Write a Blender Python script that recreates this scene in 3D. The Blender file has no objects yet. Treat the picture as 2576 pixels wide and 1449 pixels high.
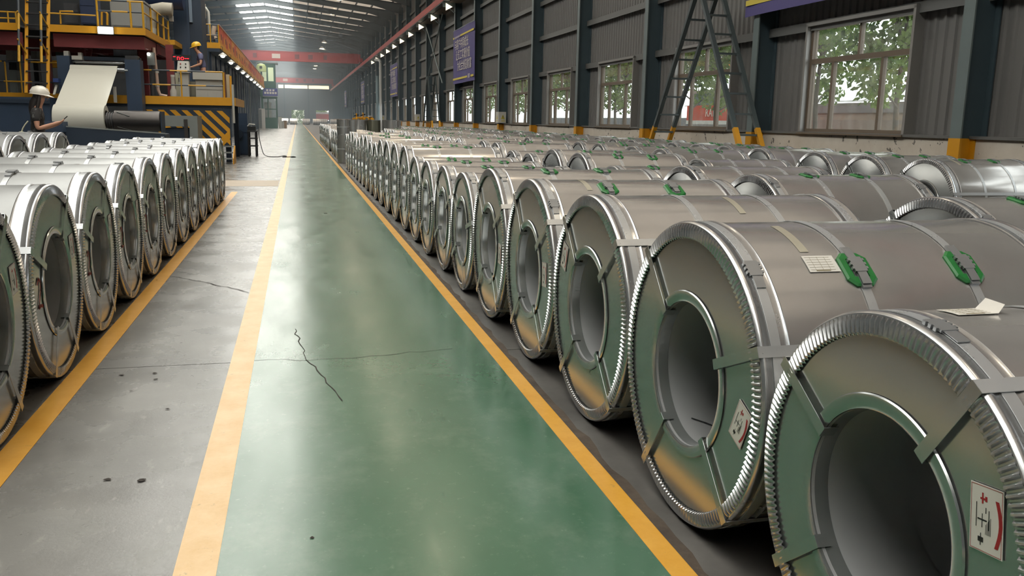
import bpy, bmesh, math, random
from mathutils import Vector, Matrix
random.seed(7)
S = bpy.context.scene
COL = S.collection
PI = math.pi

# ------------------------------------------------------------------ camera
# focal length in pixels of the 2576x1449 frame, vanishing point of the hall axis, roll, eye height
F, VPX, VPY, ROLL, EYE = 2150.0, 748.0, 296.0, -0.029, 1.40
CX, CY = 1288.0, 724.5
_d = Vector(((VPX-CX)/F, (VPY-CY)/F, 1.0)).normalized()
_u = Vector((math.sin(ROLL), -math.cos(ROLL), 0.0)); _u = (_u - _d*_u.dot(_d)).normalized()
_x = _d.cross(_u)
AX = (_x, _d, _u)                     # world axes seen in camera coordinates (right, down, forward)
right = Vector((AX[0][0], AX[1][0], AX[2][0])); down = Vector((AX[0][1], AX[1][1], AX[2][1])); fwd = Vector((AX[0][2], AX[1][2], AX[2][2]))
cam = bpy.data.cameras.new('camera'); camo = bpy.data.objects.new('camera', cam); COL.objects.link(camo)
m = Matrix.Identity(4)
for i in range(3):
    m[i][0] = right[i]; m[i][1] = -down[i]; m[i][2] = -fwd[i]
m[2][3] = EYE
camo.matrix_world = m
cam.sensor_width = 36.0; cam.lens = 36.0*F/2576.0; cam.clip_end = 600; cam.clip_start = 0.05
S.camera = camo
def at(px, py, Y):                    # world point on the cross-section Y of the hall seen at a pixel (survey of the photograph)
    r = right*((px-CX)/F) + down*((py-CY)/F) + fwd
    t = Y/r.y
    return Vector((r.x*t, Y, EYE + r.z*t))

# ------------------------------------------------------------------ world, exposure
w = bpy.data.worlds.new('overcast'); S.world = w; w.use_nodes = True
bg = w.node_tree.nodes['Background']; bg.inputs[0].default_value = (0.93, 0.97, 1.0, 1); bg.inputs[1].default_value = 3.0
S.view_settings.view_transform = 'Standard'; S.view_settings.look = 'None'
S.view_settings.exposure = 0.14; S.view_settings.gamma = 1.0; S.view_settings.use_curve_mapping = False
HAZE = 0.0031                          # scattering per metre of the air in the hall
SKYLIGHT = 5.0                         # radiance of the translucent roof sheets
cy = S.cycles
cy.max_bounces = 7; cy.diffuse_bounces = 3; cy.glossy_bounces = 3; cy.transmission_bounces = 4; cy.transparent_max_bounces = 12
cy.sample_clamp_indirect = 6.0; cy.caustics_reflective = False; cy.caustics_refractive = False
cy.use_denoising = True; cy.use_adaptive_sampling = True; cy.adaptive_threshold = .08; cy.adaptive_min_samples = 10

# ------------------------------------------------------------------ helpers
class MB:
    """collects faces of one mesh"""
    def __init__(s): s.v = []; s.f = []; s.mi = []
    def add(s, vs, fs, mi=0):
        o = len(s.v); s.v += [tuple(v) for v in vs]
        for f in fs: s.f.append(tuple(o+i for i in f)); s.mi.append(mi)
    def box(s, a, b, mi=0):
        x0,y0,z0 = (min(a[i],b[i]) for i in range(3)); x1,y1,z1 = (max(a[i],b[i]) for i in range(3))
        s.add([(x0,y0,z0),(x1,y0,z0),(x1,y1,z0),(x0,y1,z0),(x0,y0,z1),(x1,y0,z1),(x1,y1,z1),(x0,y1,z1)],
              [(0,3,2,1),(4,5,6,7),(0,1,5,4),(1,2,6,5),(2,3,7,6),(3,0,4,7)], mi); return s
    def quad(s, a, b, c, d, mi=0): s.add([a,b,c,d], [(0,1,2,3)], mi); return s
    def prism(s, poly, ax, lo, hi, mi=0):
        """polygon (2D pairs in the two other axes, in cyclic order) extruded along axis ax"""
        n = len(poly)
        def P(p, h): q = [0,0,0]; q[ax] = h; q[(ax+1)%3] = p[0]; q[(ax+2)%3] = p[1]; return tuple(q)
        s.add([P(p,lo) for p in poly]+[P(p,hi) for p in poly],
              [tuple(range(n-1,-1,-1)), tuple(range(n,2*n))]+[(i,(i+1)%n,n+(i+1)%n,n+i) for i in range(n)], mi); return s
    def bar(s, a, b, w, h=None, up=(0,0,1), mi=0):
        """rectangular bar from a to b"""
        a = Vector(a); b = Vector(b); h = h or w; d = (b-a).normalized(); u = Vector(up)
        if abs(d.dot(u)) > .98: u = Vector((1,0,0))
        sx = d.cross(u).normalized()*(w/2); sy = sx.cross(d).normalized()*(h/2)
        s.add([a-sx-sy,a+sx-sy,a+sx+sy,a-sx+sy,b-sx-sy,b+sx-sy,b+sx+sy,b-sx+sy],
              [(0,3,2,1),(4,5,6,7),(0,1,5,4),(1,2,6,5),(2,3,7,6),(3,0,4,7)], mi); return s
    def tube(s, pts, r, n=10, mi=0, caps=True):
        pts = [Vector(p) for p in pts]; rings = []
        rr = r if isinstance(r,(list,tuple)) else [r]*len(pts)
        ref = None
        for i,p in enumerate(pts):
            d = (pts[min(i+1,len(pts)-1)]-pts[max(i-1,0)]).normalized()
            if ref is None:
                ref = Vector((0,0,1)) if abs(d.z) < .9 else Vector((1,0,0))
            e1 = (ref - d*ref.dot(d)).normalized(); e2 = d.cross(e1); ref = e1
            rings.append([p + (e1*math.cos(2*PI*k/n)+e2*math.sin(2*PI*k/n))*rr[i] for k in range(n)])
        vs = [v for g in rings for v in g]; fs = []
        for i in range(len(pts)-1):
            for k in range(n): fs.append((i*n+k, i*n+(k+1)%n, (i+1)*n+(k+1)%n, (i+1)*n+k))
        if caps: fs.append(tuple(range(n-1,-1,-1))); fs.append(tuple(range((len(pts)-1)*n, len(pts)*n)))
        s.add(vs, fs, mi); return s
    def lathe(s, prof, n=64, ax=0, c=(0,0,0), mi=0, closed=False, a0=0., a1=2*PI):
        """profile of (along, radius) revolved about axis ax through c"""
        full = abs(a1-a0-2*PI) < 1e-6; k = n if full else n+1
        vs = []
        for (h,r) in prof:
            for i in range(k):
                a = a0+(a1-a0)*i/n; q = [0,0,0]; q[ax] = c[ax]+h
                q[(ax+1)%3] = c[(ax+1)%3]+r*math.cos(a); q[(ax+2)%3] = c[(ax+2)%3]+r*math.sin(a); vs.append(tuple(q))
        fs = []; np_ = len(prof)
        for j in range(np_ if closed else np_-1):
            j2 = (j+1)%np_
            for i in range(n):
                i2 = (i+1)%k if full else i+1
                fs.append((j*k+i, j2*k+i, j2*k+i2, j*k+i2))
        s.add(vs, fs, mi); return s
    def sphere(s, c, r, n=16, m_=10, sc=(1,1,1), mi=0, t0=0., t1=PI):
        vs = []; fs = []
        for j in range(m_+1):
            t = t0+(t1-t0)*j/m_
            for i in range(n):
                a = 2*PI*i/n; vs.append((c[0]+r*sc[0]*math.sin(t)*math.cos(a), c[1]+r*sc[1]*math.sin(t)*math.sin(a), c[2]+r*sc[2]*math.cos(t)))
        for j in range(m_):
            for i in range(n): fs.append((j*n+i, (j+1)*n+i, (j+1)*n+(i+1)%n, j*n+(i+1)%n))
        s.add(vs, fs, mi); return s
    def mesh(s, name, mats, smooth=None):
        me = bpy.data.meshes.new(name); me.from_pydata(s.v, [], s.f); 
        for mt in (mats if isinstance(mats,(list,tuple)) else [mats]): me.materials.append(mt)
        if any(s.mi): me.polygons.foreach_set('material_index', s.mi)
        bm = bmesh.new(); bm.from_mesh(me); bmesh.ops.recalc_face_normals(bm, faces=bm.faces); bm.to_mesh(me); bm.free()
        if smooth is not None:
            me.polygons.foreach_set('use_smooth', [True]*len(me.polygons))
            try: me.set_sharp_from_angle(angle=math.radians(smooth))
            except Exception: pass
        me.update(); return me
    def obj(s, name, mats, parent=None, smooth=None, loc=None):
        return link(name, s.mesh(name, mats, smooth), parent, loc)
def link(name, me, parent=None, loc=None, rot=None):
    o = bpy.data.objects.new(name, me); COL.objects.link(o)
    if parent is not None: o.parent = parent
    if loc is not None: o.location = loc
    if rot is not None: o.rotation_euler = rot
    return o
def thing(name, label, cat, loc=(0,0,0), rz=0., group=None):
    o = bpy.data.objects.new(name, None); COL.objects.link(o); o.location = loc; o.rotation_euler = (0,0,rz)
    o.empty_display_size = .1
    return tag(o, label, cat, group)
def tag(o, label=None, cat=None, group=None, kind=None):
    if label: o['label'] = label
    if cat: o['category'] = cat
    if group: o['group'] = group
    if kind: o['kind'] = kind
    return o
def struct(o, label=None):
    o['kind'] = 'structure'
    if label: o['label'] = label
    return o
def sempty(name, label=None):
    o = bpy.data.objects.new(name, None); COL.objects.link(o); o.empty_display_size = .1
    return struct(o, label)
def s2l(c):
    return tuple(((v/255.)/12.92 if v/255. <= .04045 else ((v/255.+.055)/1.055)**2.4) for v in c)
MATS = {}
def mat(name, rgb, rough=.5, metal=0., spec=.5, noise=0., nscale=8., bump=0., bscale=40., rvar=0., emit=None, estr=0., stretch=None, coat=0.):
    """procedural principled material; rgb in sRGB 0-255; noise = value variation"""
    if name in MATS: return MATS[name]
    mt = bpy.data.materials.new(name); mt.use_nodes = True; nt = mt.node_tree; b = nt.nodes['Principled BSDF']
    col = s2l(rgb)
    b.inputs['Base Color'].default_value = (*col,1); b.inputs['Roughness'].default_value = rough
    b.inputs['Metallic'].default_value = metal; b.inputs['Specular IOR Level'].default_value = spec
    if coat: b.inputs['Coat Weight'].default_value = coat
    L = nt.links
    if noise or bump or rvar:
        tc = nt.nodes.new('ShaderNodeTexCoord'); src = tc.outputs['Object']
        if stretch:
            mp = nt.nodes.new('ShaderNodeMapping'); mp.inputs['Scale'].default_value = stretch; L.new(src, mp.inputs[0]); src = mp.outputs[0]
    if noise or rvar:
        n = nt.nodes.new('ShaderNodeTexNoise'); n.inputs['Scale'].default_value = nscale; n.inputs['Detail'].default_value = 6; n.inputs['Roughness'].default_value = .62
        L.new(src, n.inputs['Vector'])
        if noise:
            cr = nt.nodes.new('ShaderNodeMixRGB'); cr.inputs[1].default_value = (*[max(0,c*(1-noise)) for c in col],1); cr.inputs[2].default_value = (*[min(1,c*(1+noise)) for c in col],1)
            L.new(n.outputs['Fac'], cr.inputs[0]); L.new(cr.outputs[0], b.inputs['Base Color'])
        if rvar:
            mr = nt.nodes.new('ShaderNodeMapRange'); mr.inputs[1].default_value = .3; mr.inputs[2].default_value = .7
            mr.inputs[3].default_value = max(0.02,rough-rvar); mr.inputs[4].default_value = rough+rvar
            L.new(n.outputs['Fac'], mr.inputs[0]); L.new(mr.outputs[0], b.inputs['Roughness'])
    if bump:
        n2 = nt.nodes.new('ShaderNodeTexNoise'); n2.inputs['Scale'].default_value = bscale; n2.inputs['Detail'].default_value = 3
        L.new(src, n2.inputs['Vector'])
        bp = nt.nodes.new('ShaderNodeBump'); bp.inputs['Strength'].default_value = bump; bp.inputs['Distance'].default_value = .02
        L.new(n2.outputs['Fac'], bp.inputs['Height']); L.new(bp.outputs[0], b.inputs['Normal'])
    if emit is not None:
        b.inputs['Emission Color'].default_value = (*s2l(emit),1); b.inputs['Emission Strength'].default_value = estr
    MATS[name] = mt; return mt
def text_mesh(name, body, size, material, align='CENTER', extrude=.001, spacing=1.0):
    """flat lettering as a mesh in the XY plane of its own object"""
    cu = bpy.data.curves.new(name, 'FONT'); cu.body = body; cu.size = size; cu.align_x = align; cu.align_y = 'CENTER'; cu.extrude = extrude
    cu.resolution_u = 2; cu.space_character = spacing
    o = bpy.data.objects.new(name, cu); COL.objects.link(o)
    dg = bpy.context.evaluated_depsgraph_get(); me = bpy.data.meshes.new_from_object(o.evaluated_get(dg)); me.name = name
    bpy.data.objects.remove(o); me.materials.clear(); me.materials.append(material); return me
# ------------------------------------------------------------------ special materials
def node_mat(name):
    mt = bpy.data.materials.new(name); mt.use_nodes = True; MATS[name] = mt
    return mt, mt.node_tree, mt.node_tree.nodes['Principled BSDF']
def N(nt, typ, **kw):
    n = nt.nodes.new(typ)
    for k,v in kw.items():
        if k.startswith('i_'):
            key = k[2:]; key = int(key) if key.isdigit() else key
            n.inputs[key].default_value = v
        else: setattr(n, k, v)
    return n
def tex(nt, scale, detail=5, rough=.6, stretch=None, src=None):
    tc = N(nt,'ShaderNodeTexCoord'); o = tc.outputs['Object']
    if stretch:
        mp = N(nt,'ShaderNodeMapping'); mp.inputs['Scale'].default_value = stretch; nt.links.new(o, mp.inputs[0]); o = mp.outputs[0]
    n = N(nt,'ShaderNodeTexNoise'); n.inputs['Scale'].default_value = scale; n.inputs['Detail'].default_value = detail; n.inputs['Roughness'].default_value = rough
    nt.links.new(o, n.inputs['Vector']); return n.outputs['Fac']
def rng(nt, src, a, b, c, d):
    m_ = N(nt,'ShaderNodeMapRange'); 
    for i,v in enumerate((a,b,c,d)): m_.inputs[i+1].default_value = v
    nt.links.new(src, m_.inputs[0]); return m_.outputs[0]
def mixc(nt, fac, c1, c2):
    m_ = N(nt,'ShaderNodeMixRGB')
    for k,c in ((1,c1),(2,c2)):
        if isinstance(c,tuple): m_.inputs[k].default_value = (*c,1)
        else: nt.links.new(c, m_.inputs[k])
    if isinstance(fac,(int,float)): m_.inputs[0].default_value = fac
    else: nt.links.new(fac, m_.inputs[0])
    return m_.outputs[0]
def bumpn(nt, b, src, strength, dist=.01):
    bp = N(nt,'ShaderNodeBump'); bp.inputs['Strength'].default_value = strength; bp.inputs['Distance'].default_value = dist
    nt.links.new(src, bp.inputs['Height']); nt.links.new(bp.outputs[0], b.inputs['Normal'])

# concrete with stains, scuffs and fine grit
mt, nt, b = node_mat('concrete')
c = mixc(nt, rng(nt, tex(nt, .9, 7, .65), .35, .68, 0, 1), s2l((112,111,108)), s2l((138,137,133)))
c = mixc(nt, rng(nt, tex(nt, 14, 4, .7, (1.,.35,1)), .60, .72, 0, .45), c, s2l((168,166,160)))
c = mixc(nt, rng(nt, tex(nt, 9, 6, .75), .68, .75, 0, .55), c, s2l((84,80,76)))
nt.links.new(c, b.inputs['Base Color']); nt.links.new(rng(nt, tex(nt, 2.2, 6), .3, .7, .18, .36), b.inputs['Roughness']); bumpn(nt, b, tex(nt, 60, 4), .12, .004)
# dark worn concrete under the coils
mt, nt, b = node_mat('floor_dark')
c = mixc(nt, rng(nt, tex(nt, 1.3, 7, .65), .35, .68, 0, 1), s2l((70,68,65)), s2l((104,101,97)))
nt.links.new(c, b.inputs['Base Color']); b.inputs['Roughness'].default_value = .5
# green epoxy lane
mt, nt, b = node_mat('green_epoxy')
c = mixc(nt, rng(nt, tex(nt, .7, 6, .6, (1,.5,1)), .35, .7, 0, 1), s2l((62,102,78)), s2l((84,120,97)))
c = mixc(nt, rng(nt, tex(nt, 26, 5, .8), .60, .70, 0, .22), c, s2l((150,170,146)))
c = mixc(nt, rng(nt, tex(nt, 3.0, 6, .7, (1,.8,1)), .50, .80, 0, .30), c, s2l((140,152,134)))
nt.links.new(c, b.inputs['Base Color']); b.inputs['Specular IOR Level'].default_value = .55
b.inputs['Coat Weight'].default_value = .15; b.inputs['Coat Roughness'].default_value = .22; nt.links.new(rng(nt, tex(nt, 1.6, 7, .65, (1.6,.5,1)), .32, .68, .15, .29), b.inputs['Roughness']); bumpn(nt, b, tex(nt, 3.5, 5, .6), .05, .01)
# worn line paint
def line_mat(name, c1, c2, wear, rough=.35):
    mt, nt, b = node_mat(name)
    c = mixc(nt, rng(nt, tex(nt, 6, 6, .7), .35, .65, 0, 1), s2l(c1), s2l(c2))
    c = mixc(nt, rng(nt, tex(nt, 17, 7, .75), .62, .70, 0, wear), c, s2l((128,112,92)))
    nt.links.new(c, b.inputs['Base Color']); b.inputs['Roughness'].default_value = rough
line_mat('paint_yellow', (222,160,52), (234,176,74), .35)
line_mat('paint_cream', (222,182,122), (234,200,150), .6, .4)
line_mat('dirt_edge', (62,52,45), (92,80,68), .3, .8)
# peeling plaster plinth
mt, nt, b = node_mat('plaster')
c = mixc(nt, rng(nt, tex(nt, 1.2, 6, .65), .35, .7, 0, 1), s2l((196,186,172)), s2l((214,206,194)))
c = mixc(nt, rng(nt, tex(nt, 7, 4, .6), .625, .65, 0, .9), c, s2l((96,90,86)))
nt.links.new(c, b.inputs['Base Color']); b.inputs['Roughness'].default_value = .85
# galvanised sheet
def galv(name, c1, c2, r0, r1, bs=3., bstr=.05, metal=1., stretch=None):
    mt, nt, b = node_mat(name); b.inputs['Metallic'].default_value = metal
    c = mixc(nt, rng(nt, tex(nt, 2.4, 6, .6), .35, .65, 0, 1), s2l(c1), s2l(c2))
    nt.links.new(c, b.inputs['Base Color']); nt.links.new(rng(nt, tex(nt, 5, 6, .7), .35, .65, r0, r1), b.inputs['Roughness'])
    if bstr: bumpn(nt, b, tex(nt, bs, 3, .5, stretch), bstr, .05)
    return mt
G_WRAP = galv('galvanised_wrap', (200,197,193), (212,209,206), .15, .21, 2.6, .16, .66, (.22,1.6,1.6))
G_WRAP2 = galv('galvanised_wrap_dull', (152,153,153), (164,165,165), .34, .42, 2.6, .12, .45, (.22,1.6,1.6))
G_FACE = mat('galvanised_face', (186,189,189), .18, .8)
G_RING = galv('galvanised_ring', (190,191,193), (206,207,208), .20, .28, 6., .03, .8)
G_BORE = mat('galvanised_bore', (186,187,188), .36, .45)
G_BAND = galv('steel_band', (200,202,204), (214,216,217), .25, .33, 8., .02, .5)
PAD = mat('green_pad', (36,120,56), .42, noise=.12, nscale=12)
BUCKLE = mat('steel_buckle', (168,170,172), .34, .6)
PAPER = mat('label_paper', (226,222,214), .6, noise=.04)
TAPE = mat('clear_tape', (196,190,172), .2, .25)
RED = mat('red_print', (168,38,44), .5)
BLACK = mat('black_print', (34,34,36), .5)
STEEL_DARK = mat('steel_teal', (72,88,96), .5, noise=.12, nscale=1.4)
STEEL_FLANGE = mat('steel_flange', (108,120,122), .45, noise=.1, nscale=1.4)  # paler than the web steel: light on the aisle flange painted in
YEL = mat('safety_yellow', (214,152,30), .45, noise=.1, nscale=4)
CLAD = mat('wall_cladding', (114,113,112), .5, noise=.1, nscale=.8, stretch=(1,1,.15))
GIRT = mat('wall_girt', (104,104,103), .5)
ROOFM = mat('roof_sheet', (196,182,164), .6, noise=.08, nscale=.5)
ROOF_GLOW = mat('roof_sheet_glow', (196,182,164), .6, noise=.08, nscale=.5, emit=(255,238,216), estr=.40)  # warm glow added to the right slope to brighten the coil tops below
RAFT = mat('rafter_steel', (84,90,93), .55, noise=.1, nscale=.4)
FRAME = mat('window_frame', (112,99,85), .45, noise=.08, nscale=5)
REDST = mat('crane_red', (176,58,52), .45, noise=.12, nscale=.6)
# window glass: thin pane with dust, seen through
mt = bpy.data.materials.new('glass'); mt.use_nodes = True; MATS['glass'] = mt; nt = mt.node_tree; nt.nodes.clear()
o = N(nt,'ShaderNodeOutputMaterial'); tr = N(nt,'ShaderNodeBsdfTransparent'); gl = N(nt,'ShaderNodeBsdfGlossy'); gl.inputs['Roughness'].default_value = .03
df = N(nt,'ShaderNodeBsdfDiffuse'); df.inputs[0].default_value = (.75,.75,.72,1); tr.inputs[0].default_value = (.95,.97,.96,1)
m1 = N(nt,'ShaderNodeMixShader'); m2 = N(nt,'ShaderNodeMixShader'); m1.inputs[0].default_value = .07
nt.links.new(rng(nt, tex(nt, 3.0, 6, .7, (1,1,.5)), .35, .75, .03, .22), m2.inputs[0])
nt.links.new(tr.outputs[0], m1.inputs[1]); nt.links.new(gl.outputs[0], m1.inputs[2]); nt.links.new(m1.outputs[0], m2.inputs[1]); nt.links.new(df.outputs[0], m2.inputs[2]); nt.links.new(m2.outputs[0], o.inputs[0])
GLASS = mt
# translucent roof sheet lit by the sky above it
SKYM = mat('daylight_sheet', (235,238,232), .6, emit=(255,253,244), estr=SKYLIGHT)
CLER = mat('glow_pane', (235,230,220), .6, emit=(255,236,205), estr=1.6)
M = MATS

# ------------------------------------------------------------------ floor
Y0, Y1 = -12.0, 238.0
XL, XR = -16.0, 9.82
floor = struct(MB().box((XL,Y0,-.30),(XR,Y1,-.012)).obj('floor', M['dirt_edge']))
joints = [Y0, -5.1, -.05, 5.02, 10.1, 15.2, 20.3, 25.4, 30.5, 35.6, 45.8, 56., 66.2, 86.6, 107., 147., 190., Y1]
for a,b_ in zip(joints, joints[1:]):
    MB().box((XL,a+.004,-.012),(-.415,b_-.004,0)).obj('concrete_slab', M['concrete'], floor)
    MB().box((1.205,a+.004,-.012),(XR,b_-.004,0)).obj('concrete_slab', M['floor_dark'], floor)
MB().box((-.285,Y0,-.012),(1.105,Y1,.002)).obj('green_lane', M['green_epoxy'], floor)
MB().box((-.415,Y0,-.012),(-.285,Y1,.003)).obj('lane_line', M['paint_cream'], floor)
MB().box((1.105,Y0,-.012),(1.19,Y1,.003)).obj('lane_line', M['paint_yellow'], floor)
MB().box((-1.25,Y0,0),(-1.135,17.0,.0025)).obj('lane_line', M['paint_yellow'], floor)
# crumbled dark edge of the lane beside the right line
rr = random.Random(3); mb = MB(); ys = [Y0+.12*i for i in range(int(66/.12))]
pts = [(1.19, 1.19+.028+.03*rr.random()) for _ in ys]
for i in range(len(ys)-1):
    mb.quad((1.188,ys[i],.004),(pts[i][1],ys[i],.001),(pts[i+1][1],ys[i+1],.001),(1.188,ys[i+1],.004))
mb.obj('lane_edge', M['dirt_edge'], floor)
# tan repaired slab and cracks
MB().box((-3.4,18.4,0),(-.43,20.1,.002)).obj('repaired_slab', mat('tan_slab',(176,158,134),.5,noise=.1,nscale=2), floor)
def crack(pts, wd, z=.0035):
    r_ = random.Random(len(pts)*7+int(pts[0][1]*10)); q = []
    for (a,b_) in zip(pts, pts[1:]):
        n = max(3,int(math.hypot(b_[0]-a[0], b_[1]-a[1])/.07))
        for k in range(n): q.append((a[0]+(b_[0]-a[0])*k/n+r_.uniform(-.012,.012), a[1]+(b_[1]-a[1])*k/n+r_.uniform(-.02,.02)))
    q.append(pts[-1]); mb = MB()
    for (a,b_) in zip(q, q[1:]):
        d = Vector((b_[0]-a[0], b_[1]-a[1])); d.normalize(); n = Vector((-d.y,d.x))*wd*r_.uniform(.5,1)
        mb.quad((a[0]-n.x,a[1]-n.y,z),(a[0]+n.x,a[1]+n.y,z),(b_[0]+n.x,b_[1]+n.y,z),(b_[0]-n.x,b_[1]-n.y,z))
    return mb.obj('crack', mat('crack_dark',(58,52,48),.9), floor)
crack([(-1.13,7.95),(-.8,7.6),(-.42,7.1)], .006)
crack([(-.28,5.03),(.2,4.98),(.9,5.1)], .003)
crack([(-.06,5.8),(.02,5.0),(.10,4.6),(.18,4.2)], .0035)
# oil spots and dropped bits on the concrete
sp = MB()
for (px,py,r_) in [(390,940,.012),(356,1210,.013),(420,1030,.01),(270,1208,.012),(305,945,.012),(330,985,.008),(392,955,.012),(785,1355,.008),(820,537,.03)]:
    q = at(px,py,10.); rd = Vector((q.x,q.y,q.z-EYE)); t = EYE/-rd.z; cxx, cyy = rd.x*t, rd.y*t
    n = 9; rs = [r_*rr.uniform(.6,1.3) for _ in range(n)]
    sp.add([(cxx+rs[k]*math.cos(2*PI*k/n)*1.2, cyy+rs[k]*math.sin(2*PI*k/n), .0045) for k in range(n)], [tuple(range(n))])
sp.obj('oil_spot', M['crack_dark'], floor)

# ------------------------------------------------------------------ right wall
FR = [10.8+6.0*i for i in range(-4, 38)]            # frame lines
FR = [y for y in FR if y < Y1-1]
wall_right = sempty('wall_right', 'grey corrugated steel wall with windows and plaster plinth')
MB().box((9.62,Y0,0),(9.92,Y1,1.29)).obj('plinth', M['plaster'], wall_right)
MB().box((9.58,Y0,1.27),(9.94,Y1,1.315)).obj('plinth_cap', GIRT, wall_right)
def off(y):
    t = (y % .21)/.21
    return 0. if t < .5 else (.032*(t-.5)/.12 if t < .62 else (.032 if t < .86 else .032*(1-t)/.14))
def clad_mesh(y0, y1, win=True):
    cuts = sorted(set([round(y0+.21*k+.21*f,4) for k in range(int((y1-y0)/.21)+1) for f in (0,.5,.62,.86)]+[0,6.,1.5,4.47])); cuts = [c for c in cuts if y0 <= c <= y1]
    mb = MB()
    for a,b_ in zip(cuts, cuts[1:]):
        mid = (a+b_)/2
        zs = [(3.30,12.05)] if (win and 1.5 < mid < 4.47) else [(1.31,12.05)]
        for z0,z1 in zs:
            mb.quad((9.82-off(a+1e-5),a,z0),(9.82-off(b_-1e-5),b_,z0),(9.82-off(b_-1e-5),b_,z1),(9.82-off(a+1e-5),a,z1))
    return mb.mesh('cladding_panel', CLAD)
me_clad = clad_mesh(0, 6)
# window: thing local origin at its near lower corner on the wall plane
mb = MB(); W_, H_ = 2.97, 2.0
for (y0,y1,z0,z1) in [(0,W_,0,.075),(0,W_,H_-.07,H_),(0,.07,.075,H_-.07),(W_-.07,W_,.075,H_-.07)]: mb.box((-.06,y0,z0),(.05,y1,z1))
me_wf = mb.mesh('window_frame', FRAME)
mb = MB(); mb.box((-.055,.07,1.30),(.045,W_-.07,1.39)); me_tr = mb.mesh('transom', FRAME)
me_mu = MB().box((-.045,-.03,1.39),(.035,.03,H_-.07)).mesh('mullion', FRAME)
me_ml = MB().box((-.05,-.035,.075),(.03,.035,1.30)).mesh('mullion', FRAME)
me_rev = MB().box((-.16,-.06,-.02),(.06,0,H_+.04)).box((-.16,W_,-.02),(.06,W_+.06,H_+.04)).box((-.16,-.06,H_),(.06,W_+.06,H_+.06)).mesh('reveal', mat('flashing',(150,148,145),.4,.3))
me_sill = MB().box((-.2,-.06,-.03),(.06,W_+.06,0)).mesh('sill', FRAME)
def pane(y0,y1,z0,z1,n): return MB().box((-.004,y0,z0),(.004,y1,z1)).mesh('pane', GLASS)
pane_mes = [pane(.07,W_/2-.03,1.39,H_-.07,0), pane(W_/2+.03,W_-.07,1.39,H_-.07,1), pane(.07,.80,.075,1.30,2), pane(.80,2.22,.075,1.30,3), pane(2.22,W_-.07,.075,1.30,4)]
wn = 0
for i,y in enumerate(FR):
    link('cladding_panel', me_clad, wall_right, (0,y,0))
    if y > -2:
        wn += 1
        wo = sempty('window_%d' % wn); wo.location = (9.76, y+1.5, 1.30)
        for nm,me in (('window_frame',me_wf),('transom',me_tr),('reveal',me_rev),('sill',me_sill)): link(nm, me, wo)
        link('mullion', me_mu, wo, (0,W_/2,0)); link('mullion', me_ml, wo, (0,.80,0)); link('mullion', me_ml, wo, (0,2.22,0))
        for me in pane_mes: link('pane', me, wo)
# columns
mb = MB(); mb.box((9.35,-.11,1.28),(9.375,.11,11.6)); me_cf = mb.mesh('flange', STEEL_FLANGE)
mb = MB(); mb.box((9.375,-.010,1.28),(9.80,.010,11.6)).box((9.78,-.11,1.28),(9.805,.11,11.6)); me_cw = mb.mesh('web', STEEL_DARK)
mb = MB(); mb.box((9.342,-.118,0),(9.38,.118,1.28)).box((9.38,-.02,0),(9.78,.02,1.28)).box((9.60,-.118,0),(9.812,.118,1.28)); me_cb = mb.mesh('painted_base', YEL)
mb = MB(); mb.prism([(-.009,8.05),(-.009,8.35),(.009,8.35),(.009,8.05)],0,8.62,9.35); mb.box((8.60,-.1,8.33),(9.36,.1,8.36))
mb.add([(8.62,-.1,8.26),(8.62,.1,8.26),(9.35,.1,7.72),(9.35,-.1,7.72),(8.62,-.1,8.28),(8.62,.1,8.28),(9.35,.1,7.75),(9.35,-.1,7.75)],[(0,1,2,3),(4,7,6,5),(0,4,5,1),(1,5,6,2),(2,6,7,3),(3,7,4,0)])
me_cc = mb.mesh('crane_bracket', STEEL_FLANGE)
for y in FR:
    co = sempty('column'); co.location = (0,y,0)
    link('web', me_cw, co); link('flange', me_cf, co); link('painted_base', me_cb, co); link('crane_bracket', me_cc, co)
# girts between the columns
for z in (3.34, 4.75, 6.1, 7.45, 8.9, 10.3):
    MB().box((9.66,Y0,z),(9.79,Y1,z+.055)).box((9.66,Y0,z-.12),(9.675,Y1,z)).obj('girt', GIRT, wall_right)
# glowing triangular plates added where bright gaps show under the crane girder
me_t1 = MB().prism([(8.27,8.78),(7.84,8.78),(8.06,9.18)],1,-.16,-.14).mesh('glow_triangle', CLER)
for y in FR:
    if 46 < y < 112: link('glow_triangle', me_t1, wall_right, (0,y,0))
# crane girder along the wall
cg = sempty('crane_runway', 'red crane runway girder along the wall')
MB().box((8.66,Y0,8.36),(9.0,Y1,8.42)).box((8.82,Y0,8.42),(8.85,Y1,8.52)).obj('girder', RAFT, cg)
MB().box((8.74,Y0,8.50),(8.95,Y1,8.90)).obj('rail_beam', REDST, cg)
MB().box((8.95,Y0,8.30),(9.70,Y1,8.33)).obj('walk_plate', mat('walk_plate',(104,92,82),.7), cg)
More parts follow.
